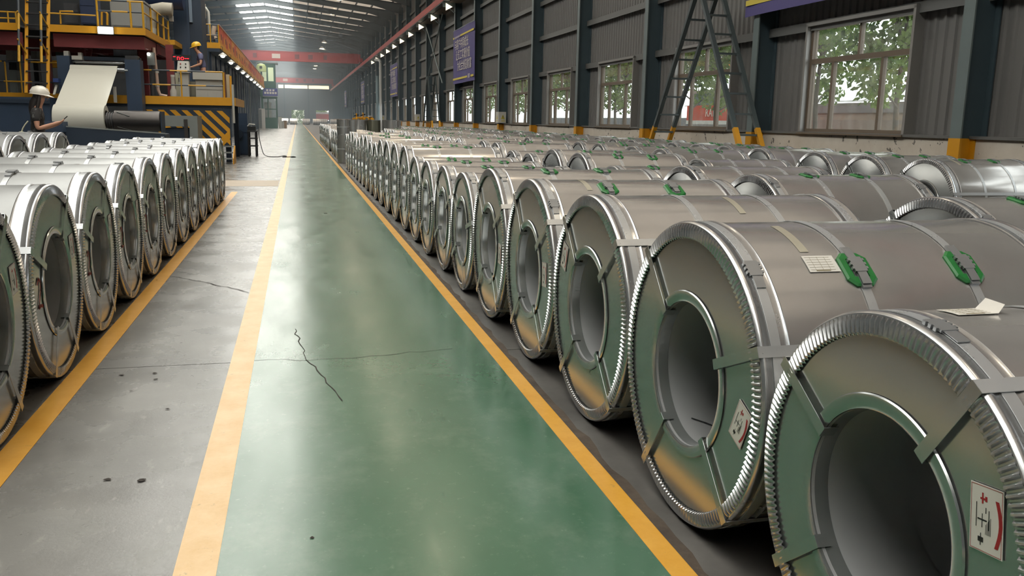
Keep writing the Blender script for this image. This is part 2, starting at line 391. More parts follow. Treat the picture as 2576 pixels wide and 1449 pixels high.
# ------------------------------------------------------------------ roof
RX, RZ, SL = -3.1, 13.5, .108
def rz(x): return RZ - SL*abs(x-RX)
ceiling = sempty('ceiling', 'pitched steel roof with rafters, purlins and a ridge skylight')
for s in (1,-1):
    xe = XR+.1 if s > 0 else XL-.1
    a = RX+s*3.0
    MB().prism([(a,rz(a)),(xe,rz(xe)),(xe,rz(xe)+.06),(a,rz(a)+.06)][::1],1,Y0,Y1) if False else None
    mb = MB(); mb.add([(a,Y0,rz(a)),(xe,Y0,rz(xe)),(xe,Y1,rz(xe)),(a,Y1,rz(a)),(a,Y0,rz(a)+.06),(xe,Y0,rz(xe)+.06),(xe,Y1,rz(xe)+.06),(a,Y1,rz(a)+.06)],[(0,3,2,1),(4,5,6,7),(0,1,5,4),(1,2,6,5),(2,3,7,6),(3,0,4,7)])
    mb.obj('roof_sheet', ROOF_GLOW if s > 0 else ROOFM, ceiling)
    # purlins
    k = 0
    while True:
        x = RX+s*1.5*k if k else RX
        if k == 0 and s < 0: k = 1; continue
        if abs(x-RX) > abs(xe-RX): break
        MB().box((x-.035,Y0,rz(x)-.20),(x+.035,Y1,rz(x)-.01)).obj('purlin', RAFT, ceiling); k += 1
    # rafters
    xt = xe - s*.25
    def P(x, d): return (x, rz(x)-d)
    poly = [P(RX,.2),P(xt,.2),P(xt,1.15),P(xt-s*2.6,.72),P(RX+s*.3,.62),P(RX,.62)]
    n = len(poly); mb = MB()
    mb.add([(p[0],-.012,p[1]) for p in poly]+[(p[0],.012,p[1]) for p in poly],[tuple(range(n)),tuple(range(2*n-1,n-1,-1))]+[(i,(i+1)%n,n+(i+1)%n,n+i) for i in range(n)])
    for i,j in ((0,1),(2,3),(3,4),(4,5)):
        a_,b_ = poly[i],poly[j]; mb.bar((a_[0],0,a_[1]),(b_[0],0,b_[1]),.22,.03)
    me = mb.mesh('rafter', RAFT)
    for y in FR: link('rafter', me, ceiling, (0,y,0))
    # skylight sheets, one per bay between two purlins
    for q in (0,1):
        x0, x1 = RX+s*(1.5*q+.05), RX+s*(1.5*q+1.45)
        mb = MB(); mb.add([(x0,.13,rz(x0)),(x1,.13,rz(x1)),(x1,5.87,rz(x1)),(x0,5.87,rz(x0)),(x0,.13,rz(x0)+.02),(x1,.13,rz(x1)+.02),(x1,5.87,rz(x1)+.02),(x0,5.87,rz(x0)+.02)],[(0,3,2,1),(4,5,6,7),(0,1,5,4),(1,2,6,5),(2,3,7,6),(3,0,4,7)])
        me = mb.mesh('skylight_panel', SKYM)
        for y in FR: link('skylight_panel', me, ceiling, (0,y,0))
# ------------------------------------------------------------------ end wall, back wall, left wall
ENDM = mat('end_wall', (96,104,108), .6, noise=.06, nscale=.3)
wall_end = sempty('wall_end', 'dark grey end wall with two open gates and a clerestory strip')
E0 = Y1-.3
xs = [XL,-1.5,1.8,4.85,8.15,XR]
for i,(a,b_) in enumerate(zip(xs, xs[1:])):
    z0 = 3.35 if i in (1,3) else 0.
    MB().box((a,E0,z0),(b_,Y1,8.95)).obj('wall_sheet', ENDM, wall_end)
MB().box((XL,E0,9.8),(XR,Y1,13.6)).obj('wall_sheet', ENDM, wall_end)
MB().box((XL,E0,8.95),(-4.6,Y1,9.8)).box((8.35,E0,8.95),(XR,Y1,9.8)).obj('wall_sheet', ENDM, wall_end)
for a,b_ in ((-4.6,-3.2),(-3.1,2.9),(3.05,8.35)): MB().box((a,E0+.1,8.95),(b_,E0+.12,9.8)).obj('clerestory_pane', CLER, wall_end)
for x in (-3.15,2.97,-9.,9.4): MB().box((x-.15,E0-.25,0),(x+.15,E0,12.)).obj('post', STEEL_DARK, wall_end)
struct(MB().box((XL,Y0-.2,0),(XR,Y0,13.6)).obj('wall_back', ENDM))
LW = mat('left_wall',(92,96,98),.6,noise=.1,nscale=.4)
struct(MB().box((XL-.2,Y0,0),(XL,Y1,12.2)).obj('wall_left', LW))
for y in FR[::1]:
    if y > 0 and y < 200: struct(MB().box((XL+.02,y-.1,0),(XL+.5,y+.1,11.8)).obj('column', STEEL_DARK))
# ------------------------------------------------------------------ steel coils
RB = .254                                              # bore radius
def wrapp(R, x, u, h, a0=PI/2):
    a = a0 + u/R
    return (x, (R+h)*math.cos(a), (R+h)*math.sin(a))
def wbox(mb, R, x0, x1, u0, u1, h0, h1, a0=PI/2, n=4, mi=0):
    """box bent round the coil: x along the axis, u along the circumference, h outwards"""
    for k in range(n):
        ua, ub = u0+(u1-u0)*k/n, u0+(u1-u0)*(k+1)/n
        p = [wrapp(R,x,u,h,a0) for h in (h0,h1) for (x,u) in ((x0,ua),(x1,ua),(x1,ub),(x0,ub))]
        f = [(0,3,2,1),(4,5,6,7),(1,2,6,5),(3,0,4,7)]
        if k == 0: f.append((0,1,5,4))
        if k == n-1: f.append((2,3,7,6))
        mb.add(p, f, mi)
def ring_mesh(R, pleats, n, back=False, L=0.):
    mb = MB(); sg = -1 if back else 1
    def X(x): return L-x if back else x
    prof = [(.098,.0005),(.098,.0045),(.094,.0065),(.089,.004),(.082,.0025),(.022,.0025),(.016,.0055),(.009,.0065),(.003,.0045),(-.003,.0),(-.004,-.004)]
    mb.lathe([(X(x),R+h) for x,h in prof], n)
    if pleats:
        seg = pleats*4; rings = []
        for r,amp,base in ((R-.004,.15,-.004),(R-.016,.9,-.0045),(R-.050,1.,-.0045),(R-.054,.5,-.002)):
            g = []
            for i in range(seg):
                a = 2*PI*i/seg; ph = i % 4; hh = (0,.0,1.,1.)[ph]
                rr_ = r + (.004*hh if r < R-.04 else 0)
                g.append((X(base-.0085*hh*amp), rr_*math.cos(a), rr_*math.sin(a)))
            rings.append(g)
        vs = [v for g in rings for v in g]
        mb.add(vs, [(j*seg+i,(j+1)*seg+i,(j+1)*seg+(i+1)%seg,j*seg+(i+1)%seg) for j in range(3) for i in range(seg)])
    else:
        mb.lathe([(X(-.004),R-.004),(X(-.009),R-.012),(X(-.009),R-.048),(X(-.003),R-.054)], n)
    return mb.mesh('edge_ring', G_RING, 30)
COILM = {}
def coil_meshes(R, L, lod):
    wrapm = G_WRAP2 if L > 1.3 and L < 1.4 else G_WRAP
    key = (R,L,lod)
    if key in COILM: return COILM[key]
    n = (112,64,40)[lod]; Rb = R-.011; D = {}
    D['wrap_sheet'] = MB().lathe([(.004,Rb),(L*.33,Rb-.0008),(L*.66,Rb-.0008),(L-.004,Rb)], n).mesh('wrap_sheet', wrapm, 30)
    D['end_plate'] = MB().lathe([(.002,RB+.002),(.002,Rb-.006)], n).lathe([(.006,Rb-.006),(.006,RB+.002)], n).mesh('end_plate', G_FACE)
    D['end_plate_b'] = MB().lathe([(L-.002,RB+.002),(L-.002,Rb-.006)], n).mesh('end_plate', G_FACE)
    D['bore_liner'] = MB().lathe([(.002,RB),(L-.002,RB)], n).lathe([(.30,RB-.002),(L-.30,RB-.002)], n).mesh('bore_liner', G_BORE, 30)
    D['edge_ring'] = ring_mesh(Rb, (165,120,0)[lod], n); D['edge_ring_b'] = ring_mesh(Rb, 0, n, True, L)
    D['bore_ring'] = MB().lathe([(-.0015,RB+.040),(-.006,RB+.037),(-.006,RB+.010),(-.001,RB+.001),(.05,RB-.003)], n).mesh('bore_ring', G_FACE, 30)
    def band(x, h): return MB().lathe([(x-.016,Rb+h),(x-.016,Rb+h+.0022),(x+.016,Rb+h+.0022),(x+.016,Rb+h)], n).mesh('steel_band', G_BAND, 30)
    D['band1'] = band(.052,.003); D['band2'] = band(L-.052,.003); D['band3'] = band(L*.34,.001); D['band4'] = band(L*.67,.001)
    def buckle(x, h):
        mb = MB(); wbox(mb,Rb,x-.022,x+.022,-.030,.030,h+.002,h+.0085)
        if h > .008: wbox(mb,Rb,x-.0165,x+.0165,-.085,-.02,.003,.0125); wbox(mb,Rb,x-.0165,x+.0165,.02,.085,.003,.0125)
        if lod == 0:
            for s in (-1,1):
                for k in range(3): wbox(mb,Rb,x+s*.022,x+s*.028,-.022+.017*k,-.013+.017*k,h,h+.0095,n=1)
            wbox(mb,Rb,x-.016,x+.016,.03,.075,h+.004,h+.0065)
        return mb.mesh('buckle', BUCKLE)
    D['buckle1'] = buckle(.052,.003); D['buckle2'] = buckle(L-.052,.003); D['buckle3'] = buckle(L*.34,.012); D['buckle4'] = buckle(L*.67,.012)
    def pad(x):
        mb = MB(); hx,hu,ch = .054,.070,.025; ix,iu = .027,.037; h0,h1 = .0005,.011
        # octagonal frame with a rectangular window, the strap lies across it
        out = [(-hx+ch,-hu),(hx-ch,-hu),(hx,-hu+ch),(hx,hu-ch),(hx-ch,hu),(-hx+ch,hu),(-hx,hu-ch),(-hx,-hu+ch)]
        inn = [(-ix,-iu),(ix,-iu),(ix,-iu),(ix,iu),(ix,iu),(-ix,iu),(-ix,iu),(-ix,-iu)]
        vs = [wrapp(Rb,x+p[0],p[1],h) for h,ring in ((h0,out),(h1*.55,out),(h1,[(a*.88,b*.9) for a,b in out]),(h1,inn),(h0,inn)) for p in ring]
        mb.add(vs, [(j*8+i,j*8+(i+1)%8,(j+1)*8+(i+1)%8,(j+1)*8+i) for j in range(4) for i in range(8)])
        return mb.mesh('edge_pad', PAD)
    D['pad1'] = pad(L*.34); D['pad2'] = pad(L*.67)
    mb = MB(); t = .017
    mb.box((-.012,-t,Rb+.006),(L+.012,t,Rb+.0085)).box((-.0125,-t,RB-.006),(-.0105,t,Rb+.0085),1).box((L+.0105,-t,RB-.006),(L+.0125,t,Rb+.0085),1).box((-.012,-t,RB-.007),(.03,t,RB-.005),1)
    D['eye_strap'] = mb.mesh('eye_strap', [G_BAND,G_FACE])
    COILM[key] = D; return D
# printed shipping label for the coil face, lies in the local YZ plane facing -X
mb = MB(); mb.box((-.0012,-.042,-.068),(0,.042,.068)); me_label = mb.mesh('shipping_label', PAPER)
mb = MB(); x_ = -.0016
def fl(y0,y1,z0,z1): mb.quad((x_,y0,z0),(x_,y1,z0),(x_,y1,z1),(x_,y0,z1))
for k in range(8):                                     # long red arc
    a,b_ = -.05+.0118*k, -.05+.0118*(k+1)
    c0,c1 = -.026+.020*math.sin(PI*k/8)*-.5, -.026+.020*math.sin(PI*(k+1)/8)*-.5
    mb.quad((x_,c0-.005,a),(x_,c0+.004,a),(x_,c1+.004,b_),(x_,c1-.005,b_))
fl(.004,.016,.038,.042); fl(.008,.012,.030,.052); fl(-.002,.004,.036,.046)
for s in (-1,1): fl(-.039*1,.039,s*.0655-.0005,s*.0655+.0005); fl(s*.039-.0005,s*.039+.0005,-.0655,.0655)
me_redp = mb.mesh('red_print', RED)
mb = MB(); fl(.006,.020,-.048,-.038); fl(.012,.014,-.055,-.03); fl(-.002,.022,-.004,-.001); fl(.009,.011,-.018,.010); fl(-.008,-.006,-.02,.02); fl(.0,.002,.012,.024); fl(.024,.026,-.02,.03)
for k in range(5): fl(-.012+.003*k,-.0108+.003*k,-.030,.006-.004*k)
me_blkp = mb.mesh('black_print', BLACK)
# paper tag with ruled table and a strip of clear tape, lies on the wrap
def tag_mesh(R, lift):
    mb = MB(); wbox(mb,R,-.055,.055,-.036,.036,.002,.0032); 
    if lift: mb.add([wrapp(R,.055,-.036,.003),wrapp(R,.055,.036,.003),wrapp(R,.075,.03,.022),wrapp(R,.078,-.03,.028)],[(0,1,2,3)])
    return mb.mesh('paper_tag', PAPER)
def tagp_mesh(R):
    mb = MB()
    for k in range(6): wbox(mb,R,-.048,.040,-.028+.011*k,-.0272+.011*k,.0034,.0038,n=1)
    for k in range(3): wbox(mb,R,-.03+.026*k,-.0294+.026*k,-.03,.03,.0034,.0038,n=2)
    wbox(mb,R,-.03,.02,.029,.033,.0034,.0038,n=1)
    return mb.mesh('ruled_print', mat('faded_print',(150,140,112),.6))
def tape_mesh(R):
    mb = MB(); wbox(mb,R,-.016,.016,.0,.20,.0008,.0014,n=8); return mb.mesh('clear_tape', TAPE)
def mark_two(R, rev):
    """a hand-painted red 2 on the coil face"""
    mb = MB(); pts = [(-.03,.05),(-.005,.075),(.022,.055),(.012,.015),(-.02,-.045),(-.03,-.07),(.0,-.062),(.035,-.07)]
    for a,b_ in zip(pts,pts[1:]):
        d = Vector((b_[0]-a[0],b_[1]-a[1])); d.normalize(); nn = Vector((-d.y,d.x))*.008; d = d*.004
        q = [(a[0]-d.x+nn.x,a[1]-d.y+nn.y),(a[0]-d.x-nn.x,a[1]-d.y-nn.y),(b_[0]+d.x-nn.x,b_[1]+d.y-nn.y),(b_[0]+d.x+nn.x,b_[1]+d.y+nn.y)]
        mb.add([(-.0008,-y if rev else y,z) for y,z in q],[(0,1,2,3)])
    return mb.mesh('paint_mark', mat('red_paint',(150,52,48),.6))
ORD = ['first','second','third','fourth','fifth','sixth','seventh','eighth','ninth','tenth','eleventh','twelfth','thirteenth','fourteenth','fifteenth','sixteenth','seventeenth','eighteenth','nineteenth']
def ordw(i):
    if i < 19: return ORD[i]
    t = {2:('twentieth','twenty'),3:('thirtieth','thirty'),4:('fortieth','forty'),5:('fiftieth','fifty'),6:('sixtieth','sixty')}[(i+1)//10]
    return t[0] if (i+1) % 10 == 0 else t[1]+'-'+ORD[(i+1) % 10-1]
def add_coil(x, y, R, L, lod, label, group, flip=False, straps=(47,170,-32,247), pad_a=110, ring_a=128, extra=(), rnd=None):
    t = thing('steel_coil', label, 'coil', (x,y,0), PI if flip else 0., group)
    D = coil_meshes(R, L, lod); zc = R+.001
    def P(nm, key, a=0.):
        return link(nm, D[key], t, (0,0,zc), (math.radians(a),0,0))
    P('wrap_sheet','wrap_sheet', (rnd.uniform(0,360) if rnd else 0)); P('end_plate','end_plate', (rnd.uniform(0,360) if rnd else 0)); P('bore_liner','bore_liner'); P('edge_ring','edge_ring'); P('edge_ring','edge_ring_b'); P('bore_ring','bore_ring')
    P('steel_band','band1'); P('steel_band','band3'); P('steel_band','band4')
    fa = (lambda a: 180-a) if flip else (lambda a: a)
    if lod < 2:
        P('end_plate','end_plate_b'); P('steel_band','band2')
        P('buckle','buckle1', fa(ring_a)-90); P('buckle','buckle2', fa(ring_a+7)-90)
    for a in straps: P('eye_strap','eye_strap', fa(a)-90)
    if flip and lod < 2:
        ma = rnd.uniform(88,104); P('buckle','buckle3', fa(ma)-90); P('buckle','buckle4', fa(ma+rnd.uniform(-4,4))-90)
    if pad_a is not None:
        P('edge_pad','pad1', fa(pad_a)-90); P('edge_pad','pad2', fa(pad_a+rnd.uniform(-3,3) if rnd else pad_a)-90)
        P('buckle','buckle3', fa(pad_a-.8)-90); P('buckle','buckle4', fa(pad_a-.8)-90)
    for e in extra:
        if e[0] == 'label':
            _, yy, zz, rot = e; lo = link('shipping_label', me_label, t, (-.001,-yy if flip else yy,zc+zz), (math.radians(rot),0,0)); link('red_print', me_redp, lo); link('black_print', me_blkp, lo)
        elif e[0] == 'tag':
            _, xx, a, lift = e; Rb = R-.011
            to = link('paper_tag', tag_mesh(Rb,lift), t, (xx,0,zc), (math.radians(fa(a)-90),0,0)); link('ruled_print', tagp_mesh(Rb), to)
        elif e[0] == 'tape':
            _, xx, a = e; link('clear_tape', tape_mesh(R-.011), t, (xx,0,zc), (math.radians(fa(a)-90),0,0))
        elif e[0] == 'scribble':
            mb = MB(); q = [(.10,-60),(.17,-72),(.13,-84),(.20,-88),(.24,-80),(.17,-76),(.22,-96),(.28,-88),(.24,-100),(.31,-92),(.27,-106),(.35,-104)]
            pts = [(x_,(RB-.0035)*math.cos(math.radians(a_)),(RB-.0035)*math.sin(math.radians(a_))) for x_,a_ in q]
            sm = []
            for i_ in range(len(pts)-1):
                p0,p1,p2,p3 = [Vector(pts[max(0,min(len(pts)-1,i_+k_))]) for k_ in (-1,0,1,2)]
                for k_ in range(5):
                    s_ = k_/5.; sm.append(.5*((2*p1)+(p2-p0)*s_+(2*p0-5*p1+4*p2-p3)*s_*s_+(3*p1-p0-3*p2+p3)*s_**3))
            mb.tube(sm,.0022,5); link('pen_scribble', mb.mesh('pen_scribble', BLACK), t, (0,0,zc))
        elif e[0] == 'two':
            _, yy, zz = e; link('paint_mark', mark_two(R,flip), t, (-.001,-yy if flip else yy,zc+zz))
    return t
rc = random.Random(11)
LR = 1.22
BIG, SML, MIDR = .540, .495, .520
# row beside the lane: radii read from the photograph, nearest first
rowA = [SML,BIG,BIG,BIG,BIG,SML,SML,SML,SML,BIG,BIG,BIG,BIG,SML,SML,BIG,BIG,SML,SML,BIG,BIG,SML,SML]
ya = 1.625; prev = None
specA = {0:dict(pad_a=None,straps=(33,124,-40,235),ring_a=100,extra=[('label',-.33,.15,-7),('tag',.22,87,True)]),
         1:dict(pad_a=128,straps=(47,157,-56,227),ring_a=127,extra=[('label',-.405,-.045,24),('tag',.30,125,False),('tape',.27,97),('scribble',)]),
         2:dict(pad_a=None,straps=(47,137,-49,225),ring_a=300,extra=[('label',.36,.19,18),('tape',.65,96)]),
         3:dict(pad_a=111,straps=(52,142,-49,230),ring_a=128,extra=[('label',-.36,.03,-4),('tape',.30,92)]),
         4:dict(pad_a=100,straps=(48,145,-50,232),ring_a=112,extra=[('label',-.37,-.02,3)])}
for i,R in enumerate(rowA):
    if prev is not None: ya += prev+R+rc.uniform(.002,.014)
    prev = R
    kw = dict(specA.get(i,{}))
    if not kw: kw = dict(pad_a=rc.choice([96,100,103,106,None]), straps=(rc.uniform(38,55),rc.uniform(145,168),rc.uniform(-40,-28),rc.uniform(244,254)), ring_a=rc.uniform(105,130))
    rn = ordw(i)
    lab = {0:'galvanised steel coil nearest the camera beside the green lane, cut by the frame',
           1:'big steel coil second along the green lane, two green pads and pencilled bore',
           2:'big steel coil third along the green lane, no green pads on top'}.get(i, 'upright-faced steel coil beside the green lane, %s from the camera' % rn)
    lab = lab.replace('upright-faced ','')
    add_coil(1.30+rc.uniform(-.008,.008), ya, R, LR, 0 if i < 7 else (1 if i < 16 else 2), lab, 'coils in the row beside the green lane', rnd=rc, **kw)
YA_END = ya+prev
# continuing beyond the upright rolls
i = len(rowA); ya = max(YA_END+.02, 29.12)+SML
while ya < 54:
    R = rc.choice([SML,SML,BIG]); 
    add_coil(1.30+rc.uniform(-.01,.01), ya, R, LR, 2, 'far steel coil beside the green lane past the upright rolls, %s from the camera' % ordw(i), 'coils in the row beside the green lane', rnd=rc, straps=(50,155), pad_a=None)
    i += 1; ya += R+BIG+.02
    if 35.6 < ya < 38.4: ya = 38.4
def row(X, known, y0, y1, nm, grp, lod1, lodn, L=LR, flip=False, R_def=(BIG,BIG,SML), lift=0):
    """coils packed along Y; known = [(Y,R)] taken from the photograph"""
    known = sorted(known); ys = []; y = y0; k = 0
    pts = [p for p in known]
    cur = None
    for (yk,Rk) in pts+[(y1+99,None)]:
        # fill the gap before the known coil
        lim = (yk-Rk) if Rk else y1
        start = y0 if cur is None else cur[0]+cur[1]
        if cur is None:
            yy = lim
            while True:
                R = rc.choice(R_def)
                if yy-2*R < y0: break
                ys.append((yy-R-.006,R)); yy -= 2*R+.012
        else:
            yy = start
            while True:
                R = rc.choice(R_def)
                if yy+2*R+.006 > lim: 
                    if yy+2*SML+.006 <= lim: R = SML
                    else: break
                ys.append((yy+R+.006,R)); yy += 2*R+.012
        if Rk: ys.append((yk,Rk)); cur = (yk,Rk)
    ys.sort()
    for i,(y,R) in enumerate(ys):
        lod = lod1 if y < lodn else (1 if y < lodn+9 else 2)
        pa = rc.choice([92,96,100,104,108,None,100])
        add_coil(X+rc.uniform(-.02,.02), y, R, L, max(lod,lod1), nm % ordw(i), grp, flip=flip, rnd=rc, pad_a=pa,
                 straps=(rc.uniform(38,55),rc.uniform(145,165)), ring_a=rc.uniform(98,125), extra=[('tape',rc.uniform(.2,.9),rc.uniform(85,100))] if rc.random() < .4 and lod < 2 else ())
    return ys
row(3.05, [(3.58,BIG),(5.40,BIG),(6.49,BIG),(8.2,SML),(9.26,BIG),(10.35,BIG),(11.40,SML),(12.40,SML),(13.44,BIG),(14.54,BIG),(16.70,BIG),(17.80,BIG),(21.20,BIG),(22.30,BIG)], 2.5, 34, 'steel coil in the second row back from the green lane, %s from the camera', 'coils in the second row', 0, 7.2)
row(4.90, [(10.1,SML),(11.2,BIG),(13.8,BIG),(18.44,BIG),(23.7,BIG)], 9.4, 48, 'steel coil in the third row back from the green lane, %s from the camera', 'coils in the third row', 1, 12)
row(6.95, [(8.45,BIG),(9.54,BIG),(10.64,BIG),(12.17,BIG),(13.26,BIG)], 7.8, 46, 'steel coil in the fourth row by the windowed wall, %s from the camera', 'coils in the row by the wall', 1, 14)
# left of the hall
LL = 1.36
for i in range(12):
    y = 3.885+1.043*i
    ex = [('label',.33,.14,-6)] if i in (0,1,2,3) else []
    if i in (1,2,3,4,5): ex.append(('two',-.34,-.02+.02*(i%2)))
    add_coil(-1.265, y, MIDR, LL, 0 if i < 4 else 1, 'steel coil in the left block beside the yellow line, %s from the camera' % ordw(i), 'coils in the front row of the left block', flip=True, rnd=rc,
             straps=(58+rc.uniform(-4,6),156+rc.uniform(-6,6),-60,245), pad_a=None, ring_a=rc.uniform(60,120), extra=ex+([('tape',.35,88)] if i in (3,5,8) else []))
for i,y in enumerate((10.85,11.97,13.09,14.21,15.33)):
    add_coil(-3.70, y, .553, LL, 1, 'steel coil in the rear row of the left block, %s from the camera' % ordw(i), 'coils in the rear row of the left block', flip=True, rnd=rc, straps=(60,150), pad_a=None, ring_a=100)
# ------------------------------------------------------------------ upright rolls among the coils
ROLLM = mat('roll_steel', (172,172,171), .24, .7, noise=.06, nscale=3, rvar=.05)
def upright(x, y, r, hs, label, grp=None, rb=None):
    t = thing('upright_steel_roll', label, 'roll', (x,y,0), 0., grp); z = 0.
    for h in hs:
        MB().lathe([(z+.002,r-.006),(z+.010,r),(z+h-.010,r),(z+h-.002,r-.006)], 40, 2).obj('rolled_strip', ROLLM if rb is None else rb, t, 30)
        MB().lathe([(z+h-.002,r-.006),(z+h-.002,.35*r)], 40, 2).obj('roll_end', G_FACE, t)
        MB().lathe([(z+h-.012,r+.002),(z+h+.001,r+.002),(z+h+.001,r-.02)], 40, 2).obj('edge_ring', G_RING, t, 30)
        MB().lathe([(z+h*.5-.016,r+.001),(z+h*.5-.016,r+.003),(z+h*.5+.016,r+.003),(z+h*.5+.016,r+.001)], 40, 2).obj('steel_band', G_BAND, t, 30)
        z += h
    MB().lathe([(.004,.35*r),(z-.004,.35*r)], 24, 2).obj('core', G_BORE, t, 30)
    return t
upright(1.395, 28.15, .185, (.90,.47), 'slim silver roll standing on end at the edge of the yellow line, seam halfway', 'rolls standing on end')
upright(1.72, 28.9, .16, (1.36,), 'thin pale roll standing on end just behind the slim silver roll', 'rolls standing on end')
upright(2.50, 37.0, .30, (1.36,), 'dark upright steel roll under the yellow lifting clamps', 'rolls standing on end')
upright(3.12, 37.2, .30, (1.36,), 'olive grey upright steel roll between two shinier upright rolls', 'rolls standing on end', mat('roll_olive', (128,128,112), .3, .7))
upright(3.88, 37.1, .40, (1.37,), 'widest shiny upright steel roll right of the yellow clamps', 'rolls standing on end')
for k,(x,y,h) in enumerate(((2.40,36.9,.26),(2.68,37.1,.30),(3.0,37.2,.14))):
    t = thing('lifting_clamp', ['yellow and black lifting clamp with crossed arms on the upright roll','yellow lifting clamp with a raised hook on the upright roll','small low yellow clamp at the edge of the olive roll'][k], 'clamp', (x,y,1.363), .5*k)
    for a in (0,PI/2): MB().bar((-.17*math.cos(a),-.17*math.sin(a),.03),(.17*math.cos(a),.17*math.sin(a),.10),.05,.06).obj('arm', YEL, t)
    MB().tube([(0,0,0),(0,0,h)],.03,8).obj('hook_stem', YEL, t); MB().bar((-.1,0,h*.6),(.1,0,h*.75),.05).obj('hook', BLACK, t)
# far coils by the end gates
for k,(x,y) in enumerate(((-2.6,176),(-.9,182),(1.6,186),(3.6,180),(5.2,188),(7.2,184),(-5.2,170))):
    add_coil(x-.6, y, .62, 1.5, 2, 'distant steel coil lying before the end wall, %s from the left' % ordw([1,2,3,4,5,6,0][k]), 'coils before the end wall', straps=(), pad_a=None)

# ------------------------------------------------------------------ banners on the wall columns
PUR = mat('banner_purple', (84,78,132), .65, noise=.08, nscale=1.5)
BYEL = mat('banner_yellow', (214,196,84), .6)
BWHT = mat('banner_lettering', (214,208,200), .6)
LINES = ['与客户共同成长','让员工实现价值','为社会创造财富']
me_cl = MB().add([(0,0,0),(0,-6.5,0),(0,-6.5,3.1),(0,0,3.1)],[(0,1,2,3)]) if False else None
mb = MB(); nn = 12
for i in range(nn):
    def wv(y): return .02*math.sin(y*1.7)
    ya_, yb_ = -6.5*i/nn, -6.5*(i+1)/nn
    mb.box((wv(ya_)-.006,ya_,0),(wv(ya_)+.006,yb_,3.1)) if False else mb.add([(wv(ya_)-.006,ya_,0),(wv(yb_)-.006,yb_,0),(wv(yb_)-.006,yb_,3.1),(wv(ya_)-.006,ya_,3.1),(wv(ya_)+.006,ya_,0),(wv(yb_)+.006,yb_,0),(wv(yb_)+.006,yb_,3.1),(wv(ya_)+.006,ya_,3.1)],[(0,1,2,3),(4,7,6,5),(3,2,6,7),(0,4,5,1)])
me_cloth = mb.mesh('banner_cloth', PUR)
me_ys = MB().box((-.034,-6.4,2.62),(-.030,-2.4,2.72)).box((-.034,-.4,2.62),(-.030,-.05,2.72)).box((-.034,-4.6,.22),(-.030,-.05,.33)).box((-.034,-6.4,.22),(-.030,-5.6,.33)).mesh('yellow_stripe', BYEL)
me_sm = MB().box((-.034,-2.3,2.60),(-.030,-.5,2.72)).box((-.034,-5.4,.18),(-.030,-4.8,.42)).mesh('small_print', mat('banner_small',(160,152,168),.6))
me_tx = [text_mesh('lettering', s_, .62, BWHT, extrude=.002) for s_ in LINES]
def banner(y_far, z, label, xw=9.30):
    t = thing('banner', label, 'banner', (xw,y_far,z), 0., 'purple slogan banners')
    link('banner_cloth', me_cloth, t); link('yellow_stripe', me_ys, t); link('small_print', me_sm, t)
    for k,me in enumerate(me_tx):
        o = link('lettering', me, t); o.matrix_local = Matrix(((0,0,-1,-.036),(-1,0,0,-2.75-.45*k),(0,1,0,2.18-.62*k),(0,0,0,1)))
    MB().box((-.012,-6.5,3.08),(.014,0,3.13)).obj('top_batten', STEEL_FLANGE, t)
    return t
banner(52.9, 3.56, 'purple slogan banner with three white Chinese lines, on the middle columns')
banner(17.2, 3.66, 'nearest purple banner, only its lower edge shows beside the window')
banner(89.9, 3.60, 'faded purple banner hanging beyond the white pipe')
banner(132., 3.60, 'narrow far banner on the wall, second last down the hall')
banner(178.5, 3.60, 'smallest and farthest banner on the wall down the hall')
# warning signs on columns
SIGN = mat('sign_white', (205,203,196), .5)
for k,y in enumerate((40.8,70.8,100.8,118.8)):
    t = thing('warning_sign', ['white sign with a yellow warning triangle on a column beside windows','white warning sign on the column before the small step ladder','small warning sign on the column beside the white pipe','tiny warning sign on a far column past the yellow clamps'][k], 'sign', (9.34,y,1.33), 0., 'warning signs on the columns')
    MB().box((-.03,-.30,0),(0,.30,.52)).obj('board', SIGN, t)
    mb = MB(); mb.add([(-.033,.13,.18),(-.033,-.13,.18),(-.033,0,.40)],[(0,1,2)]); mb.obj('warning_triangle', BYEL, t)
    MB().box((-.034,-.012,.23),(-.0335,.012,.33)).box((-.034,-.012,.20),(-.0335,.012,.215)).obj('exclamation_mark', BLACK, t)
    MB().box((-.033,-.15,.09),(-.0325,.15,.12)).obj('text_bar', BYEL, t)
    # facing the camera too: second board on the near side
    MB().box((0,-.315,0),(.34,-.30,.52)).obj('board', SIGN, t)
    mb = MB(); mb.add([(.08,-.317,.18),(.28,-.317,.18),(.18,-.317,.40)],[(0,1,2)]); mb.obj('warning_triangle', BYEL, t)
    MB().box((.10,-.318,.08),(.28,-.3165,.12)).obj('text_bar', BYEL, t)
    MB().box((.17,-.319,.24),(.19,-.3175,.34)).box((.17,-.319,.20),(.19,-.3175,.22)).obj('exclamation_mark', BLACK, t)
# A-shaped ladders against the wall
LADM = mat('ladder_paint', (74,84,86), .45, noise=.1, nscale=3)
def a_ladder(yc, zt, half, label):
    t = thing('step_ladder', label, 'ladder', (8.9,yc,0), 0., 'tall A-shaped ladders')
    for s in (-1,1):
        for x in (-.25,.25):
            foot = (x,s*half,.045); top = (x,s*.06,zt); q = 1.32/zt
            mid = tuple(foot[i]+(top[i]-foot[i])*q for i in range(3))
            MB().bar(mid,top,.075,.095,(1,0,0)).obj('rail', LADM, t)
            MB().bar(foot,mid,.082,.102,(1,0,0)).obj('painted_foot', YEL, t)
        z = .38
        while z < zt-.15:
            y = s*(half+(.06-half)*z/zt); MB().box((-.25,y-.045,z-.02),(.25,y+.045,z+.02)).obj('rung', LADM, t); z += .42
    MB().box((-.29,-.12,zt-.03),(.29,.12,zt+.03)).obj('top_hinge', LADM, t)
    return t
